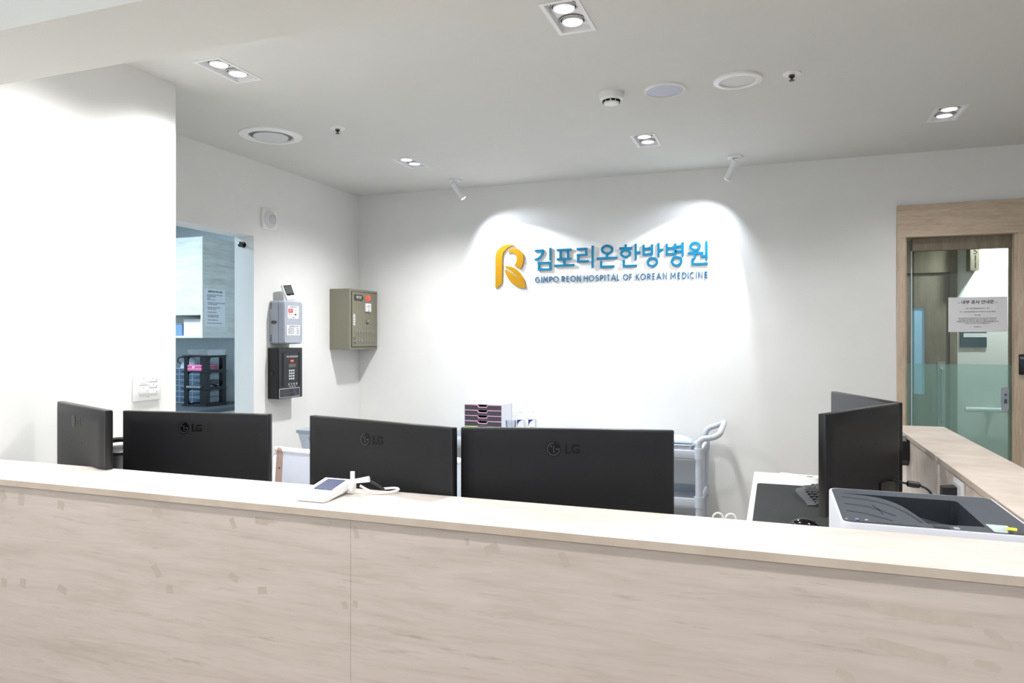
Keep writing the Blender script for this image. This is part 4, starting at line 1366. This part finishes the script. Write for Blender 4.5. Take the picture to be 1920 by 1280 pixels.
t = thing('steel_tray', 'shallow steel tray on top of the right trolley', 'tray', (-0.585, 4.40, 0.757))
bm = nb()
T = bmesh.new()
o_, i_ = rrect(-0.14, 0.14, -0.12, 0.12, 0.03), rrect(-0.12, 0.12, -0.10, 0.10, 0.03)
rings = [[T.verts.new((q[0], q[1], z)) for q in P_] for P_, z in ((i_, 0.0), (o_, 0.062), (rrect(-0.15, 0.15, -0.13, 0.13, 0.03), 0.062), (rrect(-0.148, 0.148, -0.128, 0.128, 0.03), 0.065), (rrect(-0.136, 0.136, -0.116, 0.116, 0.03), 0.065), (rrect(-0.117, 0.117, -0.097, 0.097, 0.03), 0.003))]
for a, b in zip(rings, rings[1:]):
    for i in range(len(a)):
        j = (i + 1) % len(a)
        T.faces.new((a[i], a[j], b[j], b[i]))
T.faces.new(rings[0])
T.faces.new(rings[-1])
bmesh.ops.recalc_face_normals(T, faces=T.faces)
merge(bm, T)
obj('tray_shell', bm, STEEL, t, 40)
t = thing('wipes_packet', 'pale blue and white packet lying in the steel tray', 'packet', (-0.57, 4.40, 0.8232))
bm = nb()
T = bmesh.new()
bmesh.ops.create_grid(T, x_segments=16, y_segments=10, size=1)
top = {}
for v in list(T.verts):
    u_, w_ = v.co.x, v.co.y
    h = 0.034 * (1 - u_ ** 4) * (1 - w_ ** 4) + 0.004 * math.sin(5 * u_ + 3 * w_)
    v.co = (u_ * 0.115, w_ * 0.065, max(0.002, h + 0.002))
ex = bmesh.ops.extrude_face_region(T, geom=T.faces[:])
for v in [e for e in ex['geom'] if isinstance(e, bmesh.types.BMVert)]:
    v.co.z = 0.0
bmesh.ops.recalc_face_normals(T, faces=T.faces)
merge(bm, T)
wp = obj('film_wrap', bm, BLUEP, t, 60)
obj('seal_strip', box(nb(), 0.113, 0.128, -0.06, 0.06, 0.0, 0.003), PAPER, t)
t = thing('black_pouch', 'small black pouch beside the pale blue packet', 'pouch', (-0.675, 4.33, 0.8232), Euler((0, 0, 0.5)))
obj('pouch_body', box(nb(), -0.035, 0.035, -0.018, 0.018, 0, 0.022, 0.008, 3), BLACK, t, 50)

# drawer organizer
t = thing('drawer_organizer', 'dark drawer organizer with pink and lime edged fronts', 'drawer organizer', (-1.806, 4.40, 0.757))
bm = nb()
for a in ((-0.134, -0.130), (0.130, 0.134)):
    box(bm, a[0], a[1], -0.02, 0.17, 0, 0.250)
box(bm, -0.134, 0.134, 0.166, 0.17, 0, 0.25)
for k in range(8):
    box(bm, -0.13, 0.13, -0.012, 0.168, 0.0355 * k, 0.0355 * k + 0.002)
obj('case', bm, PRNBODY, t)
for k in range(7):
    z = 0.0355 * k + 0.0035
    hh = 0.030
    fr = [(-0.129, 0), (0.129, 0), (0.129, hh), (0.034, hh), (0.026, hh - .015), (-0.030, hh - .015), (-0.040, hh), (-0.129, hh)]
    bm = nb()
    prism(bm, fr, -0.001, 0.003, Matrix.Translation((0, -0.016, z)) @ MY.to_4x4())
    box(bm, -0.127, 0.127, -0.015, 0.16, z, z + 0.003)
    dr = obj('drawer', bm, DRAWER, t)
    bm = nb()
    ribbon(bm, [(0.129, hh - .001), (0.034, hh - .001), (0.026, hh - .016), (-0.030, hh - .016), (-0.040, hh - .001), (-0.129, hh - .001)], 0.0042, -0.002, 0.0042, Matrix.Translation((0, -0.016, z)) @ MY.to_4x4())
    obj('edge_trim', bm, LIME if k == 2 else PINKE, dr, label='lime green edge' if k == 2 else 'pink edge')


def bottle(label, x, y, hgt):
    t = thing('pump_bottle', label, 'bottle', (x, y, 0.757), group='white sanitizer bottles')
    bm = nb()
    prism(bm, rrect(-0.031, 0.031, -0.022, 0.022, 0.014), 0, hgt - .045)
    prism(bm, rrect(-0.024, 0.024, -0.017, 0.017, 0.014), hgt - .045, hgt - .036)
    obj('bottle_body', bm, WHITE, t, 40)
    bm = nb()
    lathe(bm, [(0.013, hgt - .036), (0.013, hgt - .018), (0.004, hgt - .017), (0.004, hgt - .004), (0.009, hgt - .003), (0.009, hgt)], 20)
    tube(bm, [(0, 0, hgt - .003), (-0.028, 0, hgt - .004), (-0.033, 0, hgt - .010)], 0.0035, 8)
    obj('pump_head', bm, WHITE, t, 40)
    lb = obj('label_sheet', box(nb(), -0.0245, 0.0245, -0.0228, -0.0222, 0.03, hgt - .052), PAPER, t)
    bm = nb()
    prism(bm, [(-0.0245, hgt - .052), (0.022, hgt - .052), (0.005, hgt - .055), (-0.012, hgt - .066), (-0.020, hgt - .080), (-0.0245, hgt - .100)], 0.0229, 0.0233, MY.to_4x4())
    obj('label_corner', bm, NAVY, lb, label='navy corner swoosh')
    bm = nb()
    box(bm, 0.0225, 0.0245, -0.0234, -0.0229, 0.03, hgt - .053)
    box(bm, -0.012, 0.018, -0.0234, -0.0229, hgt - .103, hgt - .100)
    obj('label_print', bm, INKG, lb)
    return t


bottle('white pump bottle with a navy and white label, nearer the drawer organizer', -1.531, 4.37, 0.215)
bottle('white pump bottle with a navy and white label, farther from the drawer organizer', -1.455, 4.37, 0.219)
t = thing('clear_cup', 'clear plastic cup between the drawer organizer and the bottles', 'cup', (-1.602, 4.36, 0.757))
bm = nb()
lathe(bm, [(0.028, 0), (0.036, 0.155), (0.0345, 0.155), (0.027, 0.003)], 28)
obj('cup_wall', bm, glass_mat('clear_plastic', (244, 246, 250), 0.7), t, 40)

# flared grey bin by the left wall
t = thing('flared_bin', 'pale grey plastic bin with a flared curved side by the left wall', 'bin', (-2.47, 3.72, 0))
T = bmesh.new()
lev = []
for k in range(15):
    z = 0.868 * k / 14
    fl = 0.10 * max(0, (k - 6) / 8) ** 1.8
    q = rrect(-0.155 - fl, 0.155 + fl, -0.07, 0.07, 0.025)
    lev.append([T.verts.new((p_[0], p_[1], z)) for p_ in q])
for a, b in zip(lev, lev[1:]):
    for i in range(len(a)):
        j = (i + 1) % len(a)
        T.faces.new((a[i], a[j], b[j], b[i]))
T.faces.new(lev[0])
T.faces.new(lev[-1])
bmesh.ops.recalc_face_normals(T, faces=T.faces)
obj('bin_shell', merge(nb(), T), TROLLEY, t, 40)
bm = nb()
prism(bm, rrect(-0.262, 0.262, -0.075, 0.075, 0.02), 0.868, 0.886)
obj('lid', bm, GREYBOX, t, 40)
bm = nb()
ribbon(bm, [(-0.165, 0.845), (-0.120, 0.72), (-0.105, 0.55), (-0.10, 0.25), (0.10, 0.25), (0.105, 0.55), (0.120, 0.72), (0.165, 0.845), (-0.165, 0.845)], 0.006, 0, 0.004, Matrix.Translation((0, -0.070, 0)) @ MY.to_4x4())
obj('outer_rib', bm, GREYBOX, t)
bm = nb()
ribbon(bm, [(-0.075, 0.25), (-0.075, 0.76), (0.075, 0.76), (0.075, 0.25), (-0.075, 0.25)], 0.005, 0, 0.004, Matrix.Translation((0, -0.070, 0)) @ MY.to_4x4())
obj('inner_rib', bm, GREYBOX, t)
# ------------------------------------------------------------------ boxes on the left wall (local: right, up, out)
t = thing('control_box', 'light grey plastic control box with a white label and red display', 'control box', (XL, 3.678, 1.404), MX)
W_, H2, D_ = 0.195, 0.270, 0.107
bm = nb()
prism(bm, rrect(0.0, W_, 0, H2, 0.018), 0, 0.066)
obj('rear_shell', bm, GREYBOX, t, 40)
bm = nb()
T = bmesh.new()
rr = [(rrect(0.002, W_ - .002, 0.002, H2 - .002, 0.018), 0.068), (rrect(0.002, W_ - .002, 0.002, H2 - .002, 0.018), 0.096), (rrect(0.010, W_ - .010, 0.008, H2 - .008, 0.016), D_)]
lv = [[T.verts.new((q[0], q[1], z)) for q in P_] for P_, z in rr]
for a, b in zip(lv, lv[1:]):
    for i in range(len(a)):
        T.faces.new((a[i], a[(i + 1) % len(a)], b[(i + 1) % len(b)], b[i]))
T.faces.new(lv[0])
T.faces.new(lv[-1])
bmesh.ops.recalc_face_normals(T, faces=T.faces)
merge(bm, T)
for x in (0.012, W_ - .030):
    for k in range(9):
        for y0 in (0.03, 0.165):
            box(bm, x, x + .018, y0 + k * .008, y0 + k * .008 + .003, D_ - .0005, D_ + .0008)
cv = obj('front_cover', bm, GREYBOX, t, 40)
bm = nb()
for y0 in (0.02, 0.22):
    for k in range(4):
        box(bm, -0.0006, 0.004, y0 + k * .010, y0 + k * .010 + .004, 0.006, 0.020)
obj('vent_slot', bm, DARKGAP, t)
bm = nb()
cyl(bm, (-0.003, 0.135, 0.035), (0.001, 0.135, 0.035), 0.011)
box(bm, -0.006, 0.0, 0.128, 0.142, 0.018, 0.055, 0.002)
obj('side_latch', bm, DSTEEL, t, 40)
z = D_ + .0006
lb = obj('display_label', prism(nb(), rrect(0.040, 0.148, 0.160, 0.238, 0.008), D_, z), PAPER, t)
obj('red_display', box(nb(), 0.045, 0.090, 0.195, 0.220, z, z + .0006), RED, lb)
text('display_digits', '20.1', 0.020, INKW, lb, (0.068, 0.208, z + .0009))
text('label_text', '자동제어 컨트롤', 0.010, INKG, lb, (0.094, 0.230, z + .0004))
text('label_text', '0.1 - 9.9', 0.008, INKG, lb, (0.120, 0.212, z + .0004))
text('label_text', 'control', 0.009, INK, lb, (0.094, 0.168, z + .0004))
for x, m_, r in ((0.054, RED, .0035), (0.076, RED, .0035), (0.100, INK, .003), (0.116, INK, .0065), (0.135, INKG, .003)):
    bm = nb()
    lathe(bm, [(r, z), (r, z + .0012)], 16, Matrix.Translation((x, 0.185, 0)))
    obj('indicator', bm, m_, lb)
pl = obj('rating_label', box(nb(), 0.032, 0.160, 0.055, 0.118, D_, z), PAPER, t)
text('label_text', '자동절전장치 AC 220V', 0.0095, INK, pl, (0.098, 0.110, z + .0004))
for k in range(5):
    text('label_text', '사용전압 및 부하전류 확인' if k % 2 else '정격 220V 60Hz 2.2kW', 0.0058, INKG, pl, (0.072, 0.099 - k * .0085, z + .0004))
    text('label_text', '제조 확인', 0.0058, INKG, pl, (0.138, 0.097 - k * .0085, z + .0004))
t = thing('digital_clock', 'small white digital clock leaning on top of the grey control box', 'clock', (XL + 0.075, 3.785, 1.6745), Matrix.Rotation(0.0, 3, 'Z') @ MX)
RX = Matrix.Rotation(-0.32, 4, 'X') @ Matrix.Rotation(0.12, 4, 'Z')
bm = nb()
prism(bm, rrect(-0.048, 0.048, 0.0, 0.100, 0.006), 0, 0.014, Matrix.Translation((0, 0.005, 0)) @ RX)
obj('case', bm, WHITE, t, 40)
bm = nb()
prism(bm, [(-0.040, 0.030), (-0.015, 0.026), (0.01, 0.030), (0.040, 0.027), (0.040, 0.095), (-0.040, 0.095)], 0.014, 0.0148, Matrix.Translation((0, 0.005, 0)) @ RX)
fc = obj('black_face', bm, BLACKGL, t)
bm = nb()
box(bm, -0.034, 0.034, 0.038, 0.090, 0.0148, 0.0154, M=Matrix.Translation((0, 0.005, 0)) @ RX)
obj('lcd', bm, LCDD, fc)

t = thing('broadcast_unit', 'black wall unit with a keypad below the grey control box', 'control unit', (XL, 3.663, 1.066), MX)
W_, H2, D_ = 0.233, 0.314, 0.083
obj('housing', box(nb(), 0, W_, 0, H2, 0, D_ - .004, 0.003), CHARC, t)
bm = nb()
box(bm, 0.001, W_, 0.0, H2, D_ - .004, D_, 0.002)
fr = obj('front_panel', bm, NAVYBLK, t)
z = D_
bm = nb()
for a in ((0.030, 0.034, 0.075, 0.285), (0.041, 0.045, 0.075, 0.285)):
    box(bm, *a, z - .001, z + .002)
box(bm, 0.198, 0.204, 0.075, 0.290, z - .001, z + .002)
box(bm, 0.053, 0.198, 0.286, 0.290, z - .001, z + .002)
obj('panel_rib', bm, CHARC, fr)
text('panel_text', '자동 화재 통보장치', 0.0145, INKW, fr, (0.130, 0.258, z + .0008))
obj('red_display', box(nb(), 0.108, 0.146, 0.224, 0.240, z, z + .0012), RED, fr)
text('display_digits', '12:47', 0.013, INKW, fr, (0.127, 0.232, z + .0016))
obj('lcd', box(nb(), 0.095, 0.165, 0.192, 0.214, z, z + .001), mat('lcd_olive', (86, 92, 86), 0.4), fr)
for i in range(3):
    for j in range(4):
        obj('key', box(nb(), 0.097 + i * .020, 0.109 + i * .020, 0.166 - j * .017, 0.177 - j * .017, z, z + .003, 0.001), INKW, fr)
for j, s in enumerate(('ESC', '', 'DEL', 'OK')):
    if s:
        text('key_text', s, 0.010, INKG, fr, (0.170, 0.171 - j * .017, z + .0008))
for i in range(4):
    obj('function_key', box(nb(), 0.084 + i * .026, 0.104 + i * .026, 0.076, 0.096, z, z + .002, 0.001), LCDD, fr)
    text('key_text', '▲▼◆■'[i], 0.010, INKW, fr, (0.094 + i * .026, 0.087, z + .0025))
text('panel_text', '시작   정지   확인', 0.009, INKW, fr, (0.132, 0.070, z + .0008))
pl = obj('lower_label', prism(nb(), rrect(0.004, 0.205, 0.006, 0.062, 0.003), z, z + .0008), INKW, fr)
ins = obj('label_field', prism(nb(), rrect(0.007, 0.202, 0.009, 0.059, 0.002), z + .0008, z + .0012), NAVYBLK, pl)
bm = nb()
for k in range(5):
    box(bm, 0.014, 0.10 + 0.012 * (k % 3), 0.016 + k * .008, 0.0185 + k * .008, z + .0012, z + .0015)
    box(bm, 0.135, 0.185 - 0.01 * (k % 2), 0.026 + k * .006, 0.028 + k * .006, z + .0012, z + .0015)
box(bm, 0.150, 0.197, 0.012, 0.018, z + .0012, z + .0016)
box(bm, 0.165, 0.172, 0.022, 0.034, z + .0012, z + .0016)
obj('label_print', bm, INKG, pl)
bm = nb()
cyl(bm, (-0.004, 0.155, 0.035), (0.0, 0.155, 0.035), 0.012)
obj('side_lock', bm, BLACKGL, t, 40)

t = thing('distribution_panel', 'olive metal switch panel mounted in the corner of the room', 'electrical panel', (XL, 4.32, 1.363), MX)
W_, H2, D_ = 0.375, 0.425, 0.160
obj('cabinet', box(nb(), 0, W_, 0, H2, 0, D_, 0.002), OLIVE, t)
dr = obj('door', box(nb(), 0.030, W_ - .018, 0.020, H2 - .020, D_ + .0012, D_ + .006, 0.001), OLIVE, t)
bm = nb()
for a in ((0.026, W_ - .014, H2 - .020, H2 - .016), (0.026, W_ - .014, 0.016, 0.020), (0.026, 0.030, 0.016, H2 - .016), (W_ - .018, W_ - .014, 0.016, H2 - .016)):
    box(bm, *a, D_ - .001, D_ + .002)
obj('door_seam', bm, OLIVED, t)
z = D_ + .006
pl = obj('name_badge', prism(nb(), [(0.055, 0.345), (0.150, 0.345), (0.165, 0.352), (0.172, 0.366), (0.165, 0.380), (0.150, 0.387), (0.055, 0.387)], z, z + .002), OLIVED, dr)
text('badge_text', '배전반', 0.026, INKW, pl, (0.112, 0.366, z + .0025))
bm = nb()
lathe(bm, [(0.020, z), (0.020, z + .006), (0.016, z + .012), (0.006, z + .015)], 24, Matrix.Translation((0.232, 0.368, 0)))
obj('pilot_lamp', bm, REDLED, dr, 40)
mt = obj('voltmeter', box(nb(), 0.195, 0.262, 0.270, 0.330, z, z + .012, 0.002), PAPER, dr)
bm = nb()
ribbon(bm, ell(0.2285, 0.285, 0.024, 0.03, 150, 30, 10), 0.003, z + .012, z + .0126)
ribbon(bm, [(0.2285, 0.286), (0.220, 0.312)], 0.002, z + .012, z + .0128)
box(bm, 0.222, 0.236, 0.274, 0.281, z + .012, z + .0126)
obj('meter_scale', bm, INKG, mt)
bm = nb()
lathe(bm, [(0.009, z), (0.009, z + .004)], 16, Matrix.Translation((0.228, 0.205, 0)))
box(bm, 0.212, 0.246, 0.202, 0.208, z + .003, z + .006, M=Matrix.Translation((0.228, 0.205, 0)) @ Matrix.Rotation(0.5, 4, 'Z') @ Matrix.Translation((-0.228, -0.205, 0)))
obj('selector_switch', bm, STEEL, dr, 40)
obj('switch_plate', box(nb(), 0.212, 0.242, 0.180, 0.192, z, z + .0012), OLIVED, dr)
sp = obj('strip_label', box(nb(), 0.044, 0.066, 0.170, 0.250, z, z + .0008), PAPER, dr)
for k in range(4):
    text('label_text', '전원분전'[k], 0.015, INK, sp, (0.055, 0.240 - k * .019, z + .0012))
for r, y in enumerate((0.125, 0.060)):
    for k in range(7):
        bm = nb()
        M = Matrix.Translation((0.085 + k * .037, y, 0))
        lathe(bm, [(0.0085, z), (0.0085, z + .003), (0.006, z + .004)], 16, M)
        cyl(bm, (0.085 + k * .037, y, z + .003), (0.088 + k * .037, y - .006 + r * .008, z + .018), 0.003, 0.004, 10)
        obj('toggle_switch', bm, STEEL, dr, 40)
for y in (0.078, 0.044):
    bm = nb()
    ribbon(bm, [(0.046, y - .006), (0.046, y + .006), (0.066, y + .006), (0.072, y), (0.066, y - .006), (0.046, y - .006)], 0.003, z, z + .001)
    obj('row_marker', bm, OLIVED, dr)
bm = nb()
lathe(bm, [(0.004, D_), (0.003, D_ + .003)], 12, Matrix.Translation((W_ - .008, 0.012, 0)))
obj('corner_screw', bm, STEEL, t)

t = thing('motion_sensor', 'square white motion sensor with a domed eye high on the left wall', 'sensor', (XL, 3.669, 2.173), MX)
S_ = 0.068
bm = nb()
prism(bm, rrect(-S_, S_, -0.063, 0.063, 0.014), 0, 0.010)
prism(bm, rrect(-S_ + .003, S_ - .003, -0.060, 0.060, 0.012), 0.010, 0.013)
obj('plate', bm, WHITE, t, 40)
bm = nb()
lathe(bm, [(0.056, 0.012), (0.054, 0.017), (0.044, 0.019)], 36)
obj('ring', bm, OFFW, t, 40)
bm = nb()
lathe(bm, [(0.030, 0.018), (0.028, 0.024), (0.018, 0.030), (0.006, 0.032)], 28, Matrix.Translation((0.014, 0.002, 0)))
obj('lens_dome', bm, mat('sensor_lens', (206, 208, 212), 0.25), t, 50)

t = thing('light_switch', 'white wall switch plate with five buttons on the blank left wall', 'light switch', (XB, 2.228, 1.242), MX)
obj('plate', box(nb(), -0.066, 0.066, -0.056, 0.058, 0, 0.011, 0.003), WHITE, t, 40)
for x0, x1, ys in ((-0.044, -0.002, ((-0.030, 0.004), (0.006, 0.040))), (0.004, 0.046, ((-0.030, -0.009), (-0.006, 0.015), (0.018, 0.040)))):
    for y0, y1 in ys:
        b_ = obj('button', box(nb(), x0, x1, y0, y1, 0.011, 0.0145, 0.0012), WHITE, t, 40)
        bm = nb()
        lathe(bm, [(0.0016, 0.0145), (0.0016, 0.0149)], 10, Matrix.Translation((x1 - .006, (y0 + y1) / 2 - .002, 0)))
        ribbon(bm, [(x0 + .016, y1 - .006), (x0 + .019, y1 - .009), (x0 + .024, y1 - .005)], 0.0012, 0.0145, 0.0149)
        obj('button_mark', bm, INKG, b_)
obj('print_line', box(nb(), -0.006, 0.008, -0.042, -0.0405, 0.011, 0.0114), INKG, t)

# ------------------------------------------------------------------ treatment room seen through the doorway
t = thing('door_bumper', 'dark metal door bumper at the top of the doorway jamb', 'door stop', (-3.02, 3.537, 2.003), Matrix.Rotation(PI / 2, 3, 'X'))
bm = nb()
lathe(bm, [(0.018, 0), (0.018, 0.004), (0.009, 0.006), (0.009, 0.022), (0.016, 0.023), (0.016, 0.034), (0.012, 0.037)], 24)
obj('bumper_body', bm, DSTEEL, t, 40)

t = thing('upper_cabinet', 'pale wood upper cabinet with an open shelf in the treatment room', 'cabinet', (-4.0, 4.244, 1.445))
bm = nb()
box(bm, -0.016, 0, 0, 0.374, 0, 0.755)
obj('end_panel', bm, PALEWOOD, t)
bm = nb()
box(bm, -1.5, -0.016, 0.0, 0.374, 0, 0.016)
box(bm, -1.5, -0.016, 0.02, 0.374, 0.17, 0.185)
box(bm, -1.5, -0.016, 0.02, 0.374, 0.739, 0.755)
box(bm, -1.5, -0.016, 0.360, 0.374, 0.016, 0.739)
obj('carcass', bm, DESKW, t)
obj('door', box(nb(), -0.75, -0.018, -0.002, 0.018, 0.172, 0.753, 0.001), PALEWOOD, t)
obj('door', box(nb(), -1.5, -0.753, -0.002, 0.018, 0.172, 0.753, 0.001), PALEWOOD, t)
obj('edge_band', box(nb(), -0.016, 0.0, -0.002, 0.0, 0, 0.755), DESKW, t)
t = thing('storage_box', 'white box on the open shelf of the pale cabinet', 'box', (-4.13, 4.40, 1.4615))
obj('box_body', box(nb(), -0.115, 0.10, -0.09, 0.12, 0, 0.118, 0.003), WHITE, t)
obj('box_lid', box(nb(), -0.118, 0.103, -0.093, 0.123, 0.118, 0.126, 0.002), WHITE, t)
t = thing('storage_box', 'blue grey box at the left end of the open cabinet shelf', 'box', (-4.36, 4.40, 1.4615))
obj('box_body', box(nb(), -0.10, 0.10, -0.09, 0.12, 0, 0.085, 0.003), mat('blue_box', (120, 150, 180), 0.5), t)
obj('box_lid', box(nb(), -0.103, 0.103, -0.093, 0.123, 0.085, 0.092, 0.002), mat('blue_box', (120, 150, 180), 0.5), t)

t = thing('instruction_sheet', 'printed instruction sheet taped to the side of the pale wood cabinet', 'paper', (-4.0, 4.373, 1.53), MX)
obj('sheet', box(nb(), -0.108, 0.105, 0, 0.285, 0, 0.001), PAPER, t)
text('sheet_title', '재활치료실 이용 안내문', 0.0155, INK, t, (0, 0.263, 0.0012), bold=0.0003)
LN = ['본 치료실은 환자 여러분의 안전을 위하여', '다음 사항을 안내합니다.', '이용시간', '평일  09 : 00 - 18 : 00', '', '1. 치료실 입장 전 손 소독을 하여 주시기 바랍니다.', '   기구 사용 후 제자리 정리', '', '2. 예약 시간을 지켜 주시기 바랍니다.',
      '   변경 시 데스크에 문의', '', '3. 음식물 반입을 금합니다.', '', '4. 치료 중 통화를 삼가 주십시오.', '   다른 환자에게 방해가 됩니다.', '', '5. 귀중품은 보관하여 주십시오.', '', '문의 사항은 안내 데스크로 연락 바랍니다.']
for k, s in enumerate(LN):
    if s.strip():
        text('sheet_line', s, 0.0092, INKG if k % 5 == 2 else INK, t, (-0.085, 0.238 - k * .0118, 0.0012), align='LEFT')

t = thing('worktop_cabinet', 'base cabinet with a dark worktop in the treatment room', 'cabinet', (-4.6, 4.25, 0))
obj('worktop', box(nb(), -0.95, 0.85, -0.36, 0.368, 0.91, 0.94, 0.002), DKTOP, t)
obj('carcass', box(nb(), -0.93, 0.83, -0.33, 0.368, 0.08, 0.909), PALEWOOD, t)
for k in range(3):
    obj('door', box(nb(), -0.92 + k * .585, -0.345 + k * .585, -0.35, -0.331, 0.09, 0.90, 0.002), PALEWOOD, t)

t = thing('desk_rack', 'black three tier plastic rack on the dark worktop', 'rack', (-4.025, 4.30, 0.94))
TZ = [0.0, 0.123, 0.250, 0.365]
for k, z in enumerate(TZ):
    obj('shelf', box(nb(), -0.125, 0.105, -0.105, 0.11, z, z + 0.010, 0.003), BLACK, t)
for k in range(3):
    z0, z1 = TZ[k] + .010, TZ[k + 1]
    for s in (-0.108, 0.090):
        # side frame with a rounded opening, one closed ring
        q = rrect(-0.062, 0.067, z0 + .008, z1 - .006, 0.022)
        o_ = rrect(-0.100, 0.105, z0, z1, 0.0005)
        T = bmesh.new()
        V4 = [[T.verts.new((x_, p_[0], p_[1])) for p_ in P_] for x_ in (s, s + .010) for P_ in (o_, q)]
        n_ = len(q)
        for i in range(n_):
            j = (i + 1) % n_
            for A_, B_ in ((0, 1), (2, 3), (0, 2), (1, 3)):
                T.faces.new((V4[A_][i], V4[A_][j], V4[B_][j], V4[B_][i]))
        bmesh.ops.recalc_face_normals(T, faces=T.faces)
        obj('side_frame', merge(nb(), T), BLACK, t)
    for x0, x1 in ((-0.098, -0.072), (0.040, 0.089)):
        for y0 in (-0.099, 0.095):
            obj('upright', box(nb(), x0, x1, y0, y0 + .009, z0, z1), BLACK, t)
t = thing('white_tray', 'shallow white tray on top of the black rack', 'tray', (-4.01, 4.30, 1.3155))
bm = nb()
T = bmesh.new()
lv = [[T.verts.new((q[0], q[1], z)) for q in P_] for P_, z in ((rrect(-0.105, 0.095, -0.09, 0.09, 0.02), 0), (rrect(-0.112, 0.102, -0.097, 0.097, 0.02), 0.042), (rrect(-0.108, 0.098, -0.093, 0.093, 0.02), 0.042), (rrect(-0.102, 0.092, -0.087, 0.087, 0.02), 0.003))]
for a, b in zip(lv, lv[1:]):
    for i in range(len(a)):
        T.faces.new((a[i], a[(i + 1) % len(a)], b[(i + 1) % len(b)], b[i]))
T.faces.new(lv[0])
T.faces.new(lv[-1])
bmesh.ops.recalc_face_normals(T, faces=T.faces)
merge(bm, T)
obj('tray_shell', bm, STEEL, t, 40)
t = thing('pink_case', 'pink plastic case on the upper tier of the black rack', 'case', (-4.045, 4.29, 1.2002))
obj('case_bottom', box(nb(), -0.048, 0.082, -0.10, 0.07, 0, 0.026, 0.006), PINK, t, 40)
obj('case_lid', box(nb(), -0.048, 0.082, -0.10, 0.07, 0.0265, 0.046, 0.006), PINK, t, 40)
obj('case_latch', box(nb(), 0.0, 0.025, -0.1035, -0.098, 0.016, 0.036, 0.001), PINKE, t)
t = thing('silver_tray', 'flat silver tray on the middle tier of the black rack', 'tray', (-4.05, 4.28, 1.0732))
obj('tray_body', box(nb(), -0.046, 0.085, -0.10, 0.08, 0, 0.018, 0.004), STEEL, t, 40)
t = thing('black_tablet', 'black slanted tablet resting in the silver tray', 'tablet', (-4.00, 4.29, 1.0916), Euler((0, 0.0, 0)))
obj('tablet_body', box(nb(), -0.075, 0.065, -0.05, 0.075, 0.0, 0.008, 0.002, M=Matrix.Translation((0, 0, 0.0015)) @ Matrix.Rotation(0.18, 4, 'X') @ Matrix.Translation((0, 0.052, 0))), BLACKGL, t)

t = thing('parts_drawers', 'unit of small clear blue drawers behind the black rack', 'drawer unit', (-4.33, 4.50, 0.94))
UX0, UX1 = -0.20, 0.19
bm = nb()
for k in range(7):
    box(bm, UX0, UX1, -0.08, 0.08, 0.044 * k, 0.044 * k + .004)
for x in (UX0, UX0 + .129, UX0 + .258, UX1 - .004):
    box(bm, x, x + .004, -0.08, 0.08, 0, 0.268)
box(bm, UX0, UX1, 0.076, 0.08, 0, 0.268)
obj('frame', bm, TROLLEY, t)
for k in range(6):
    for c_ in range(3):
        x0 = UX0 + .006 + c_ * .129
        dw = obj('drawer', box(nb(), x0, x0 + .119, -0.082, 0.06, 0.044 * k + .006, 0.044 * k + .041, 0.004), CLEARB, t)
        obj('drawer_lip', box(nb(), x0 + .03, x0 + .09, -0.090, -0.082, 0.044 * k + .028, 0.044 * k + .033, 0.001), CLEARB, dw)
t = thing('grey_device', 'grey handheld device with a black cord loop on the small drawers', 'device', (-4.36, 4.48, 1.2082), Euler((0, 0, 0.2)))
bm = nb()
prism(bm, [(-0.055, 0.0), (0.06, 0.0), (0.07, 0.055), (0.035, 0.085), (-0.045, 0.035)], -0.03, 0.03, MY.to_4x4())
obj('device_body', bm, TROLLEY, t)
bm = nb()
tube(bm, spline([(-0.05, -0.02, 0.03), (-0.075, -0.03, 0.055), (-0.055, -0.035, 0.085), (-0.015, -0.035, 0.08), (0.0, -0.032, 0.06)], 6), 0.004, 8)
obj('cord_loop', bm, BLACK, t, 60)
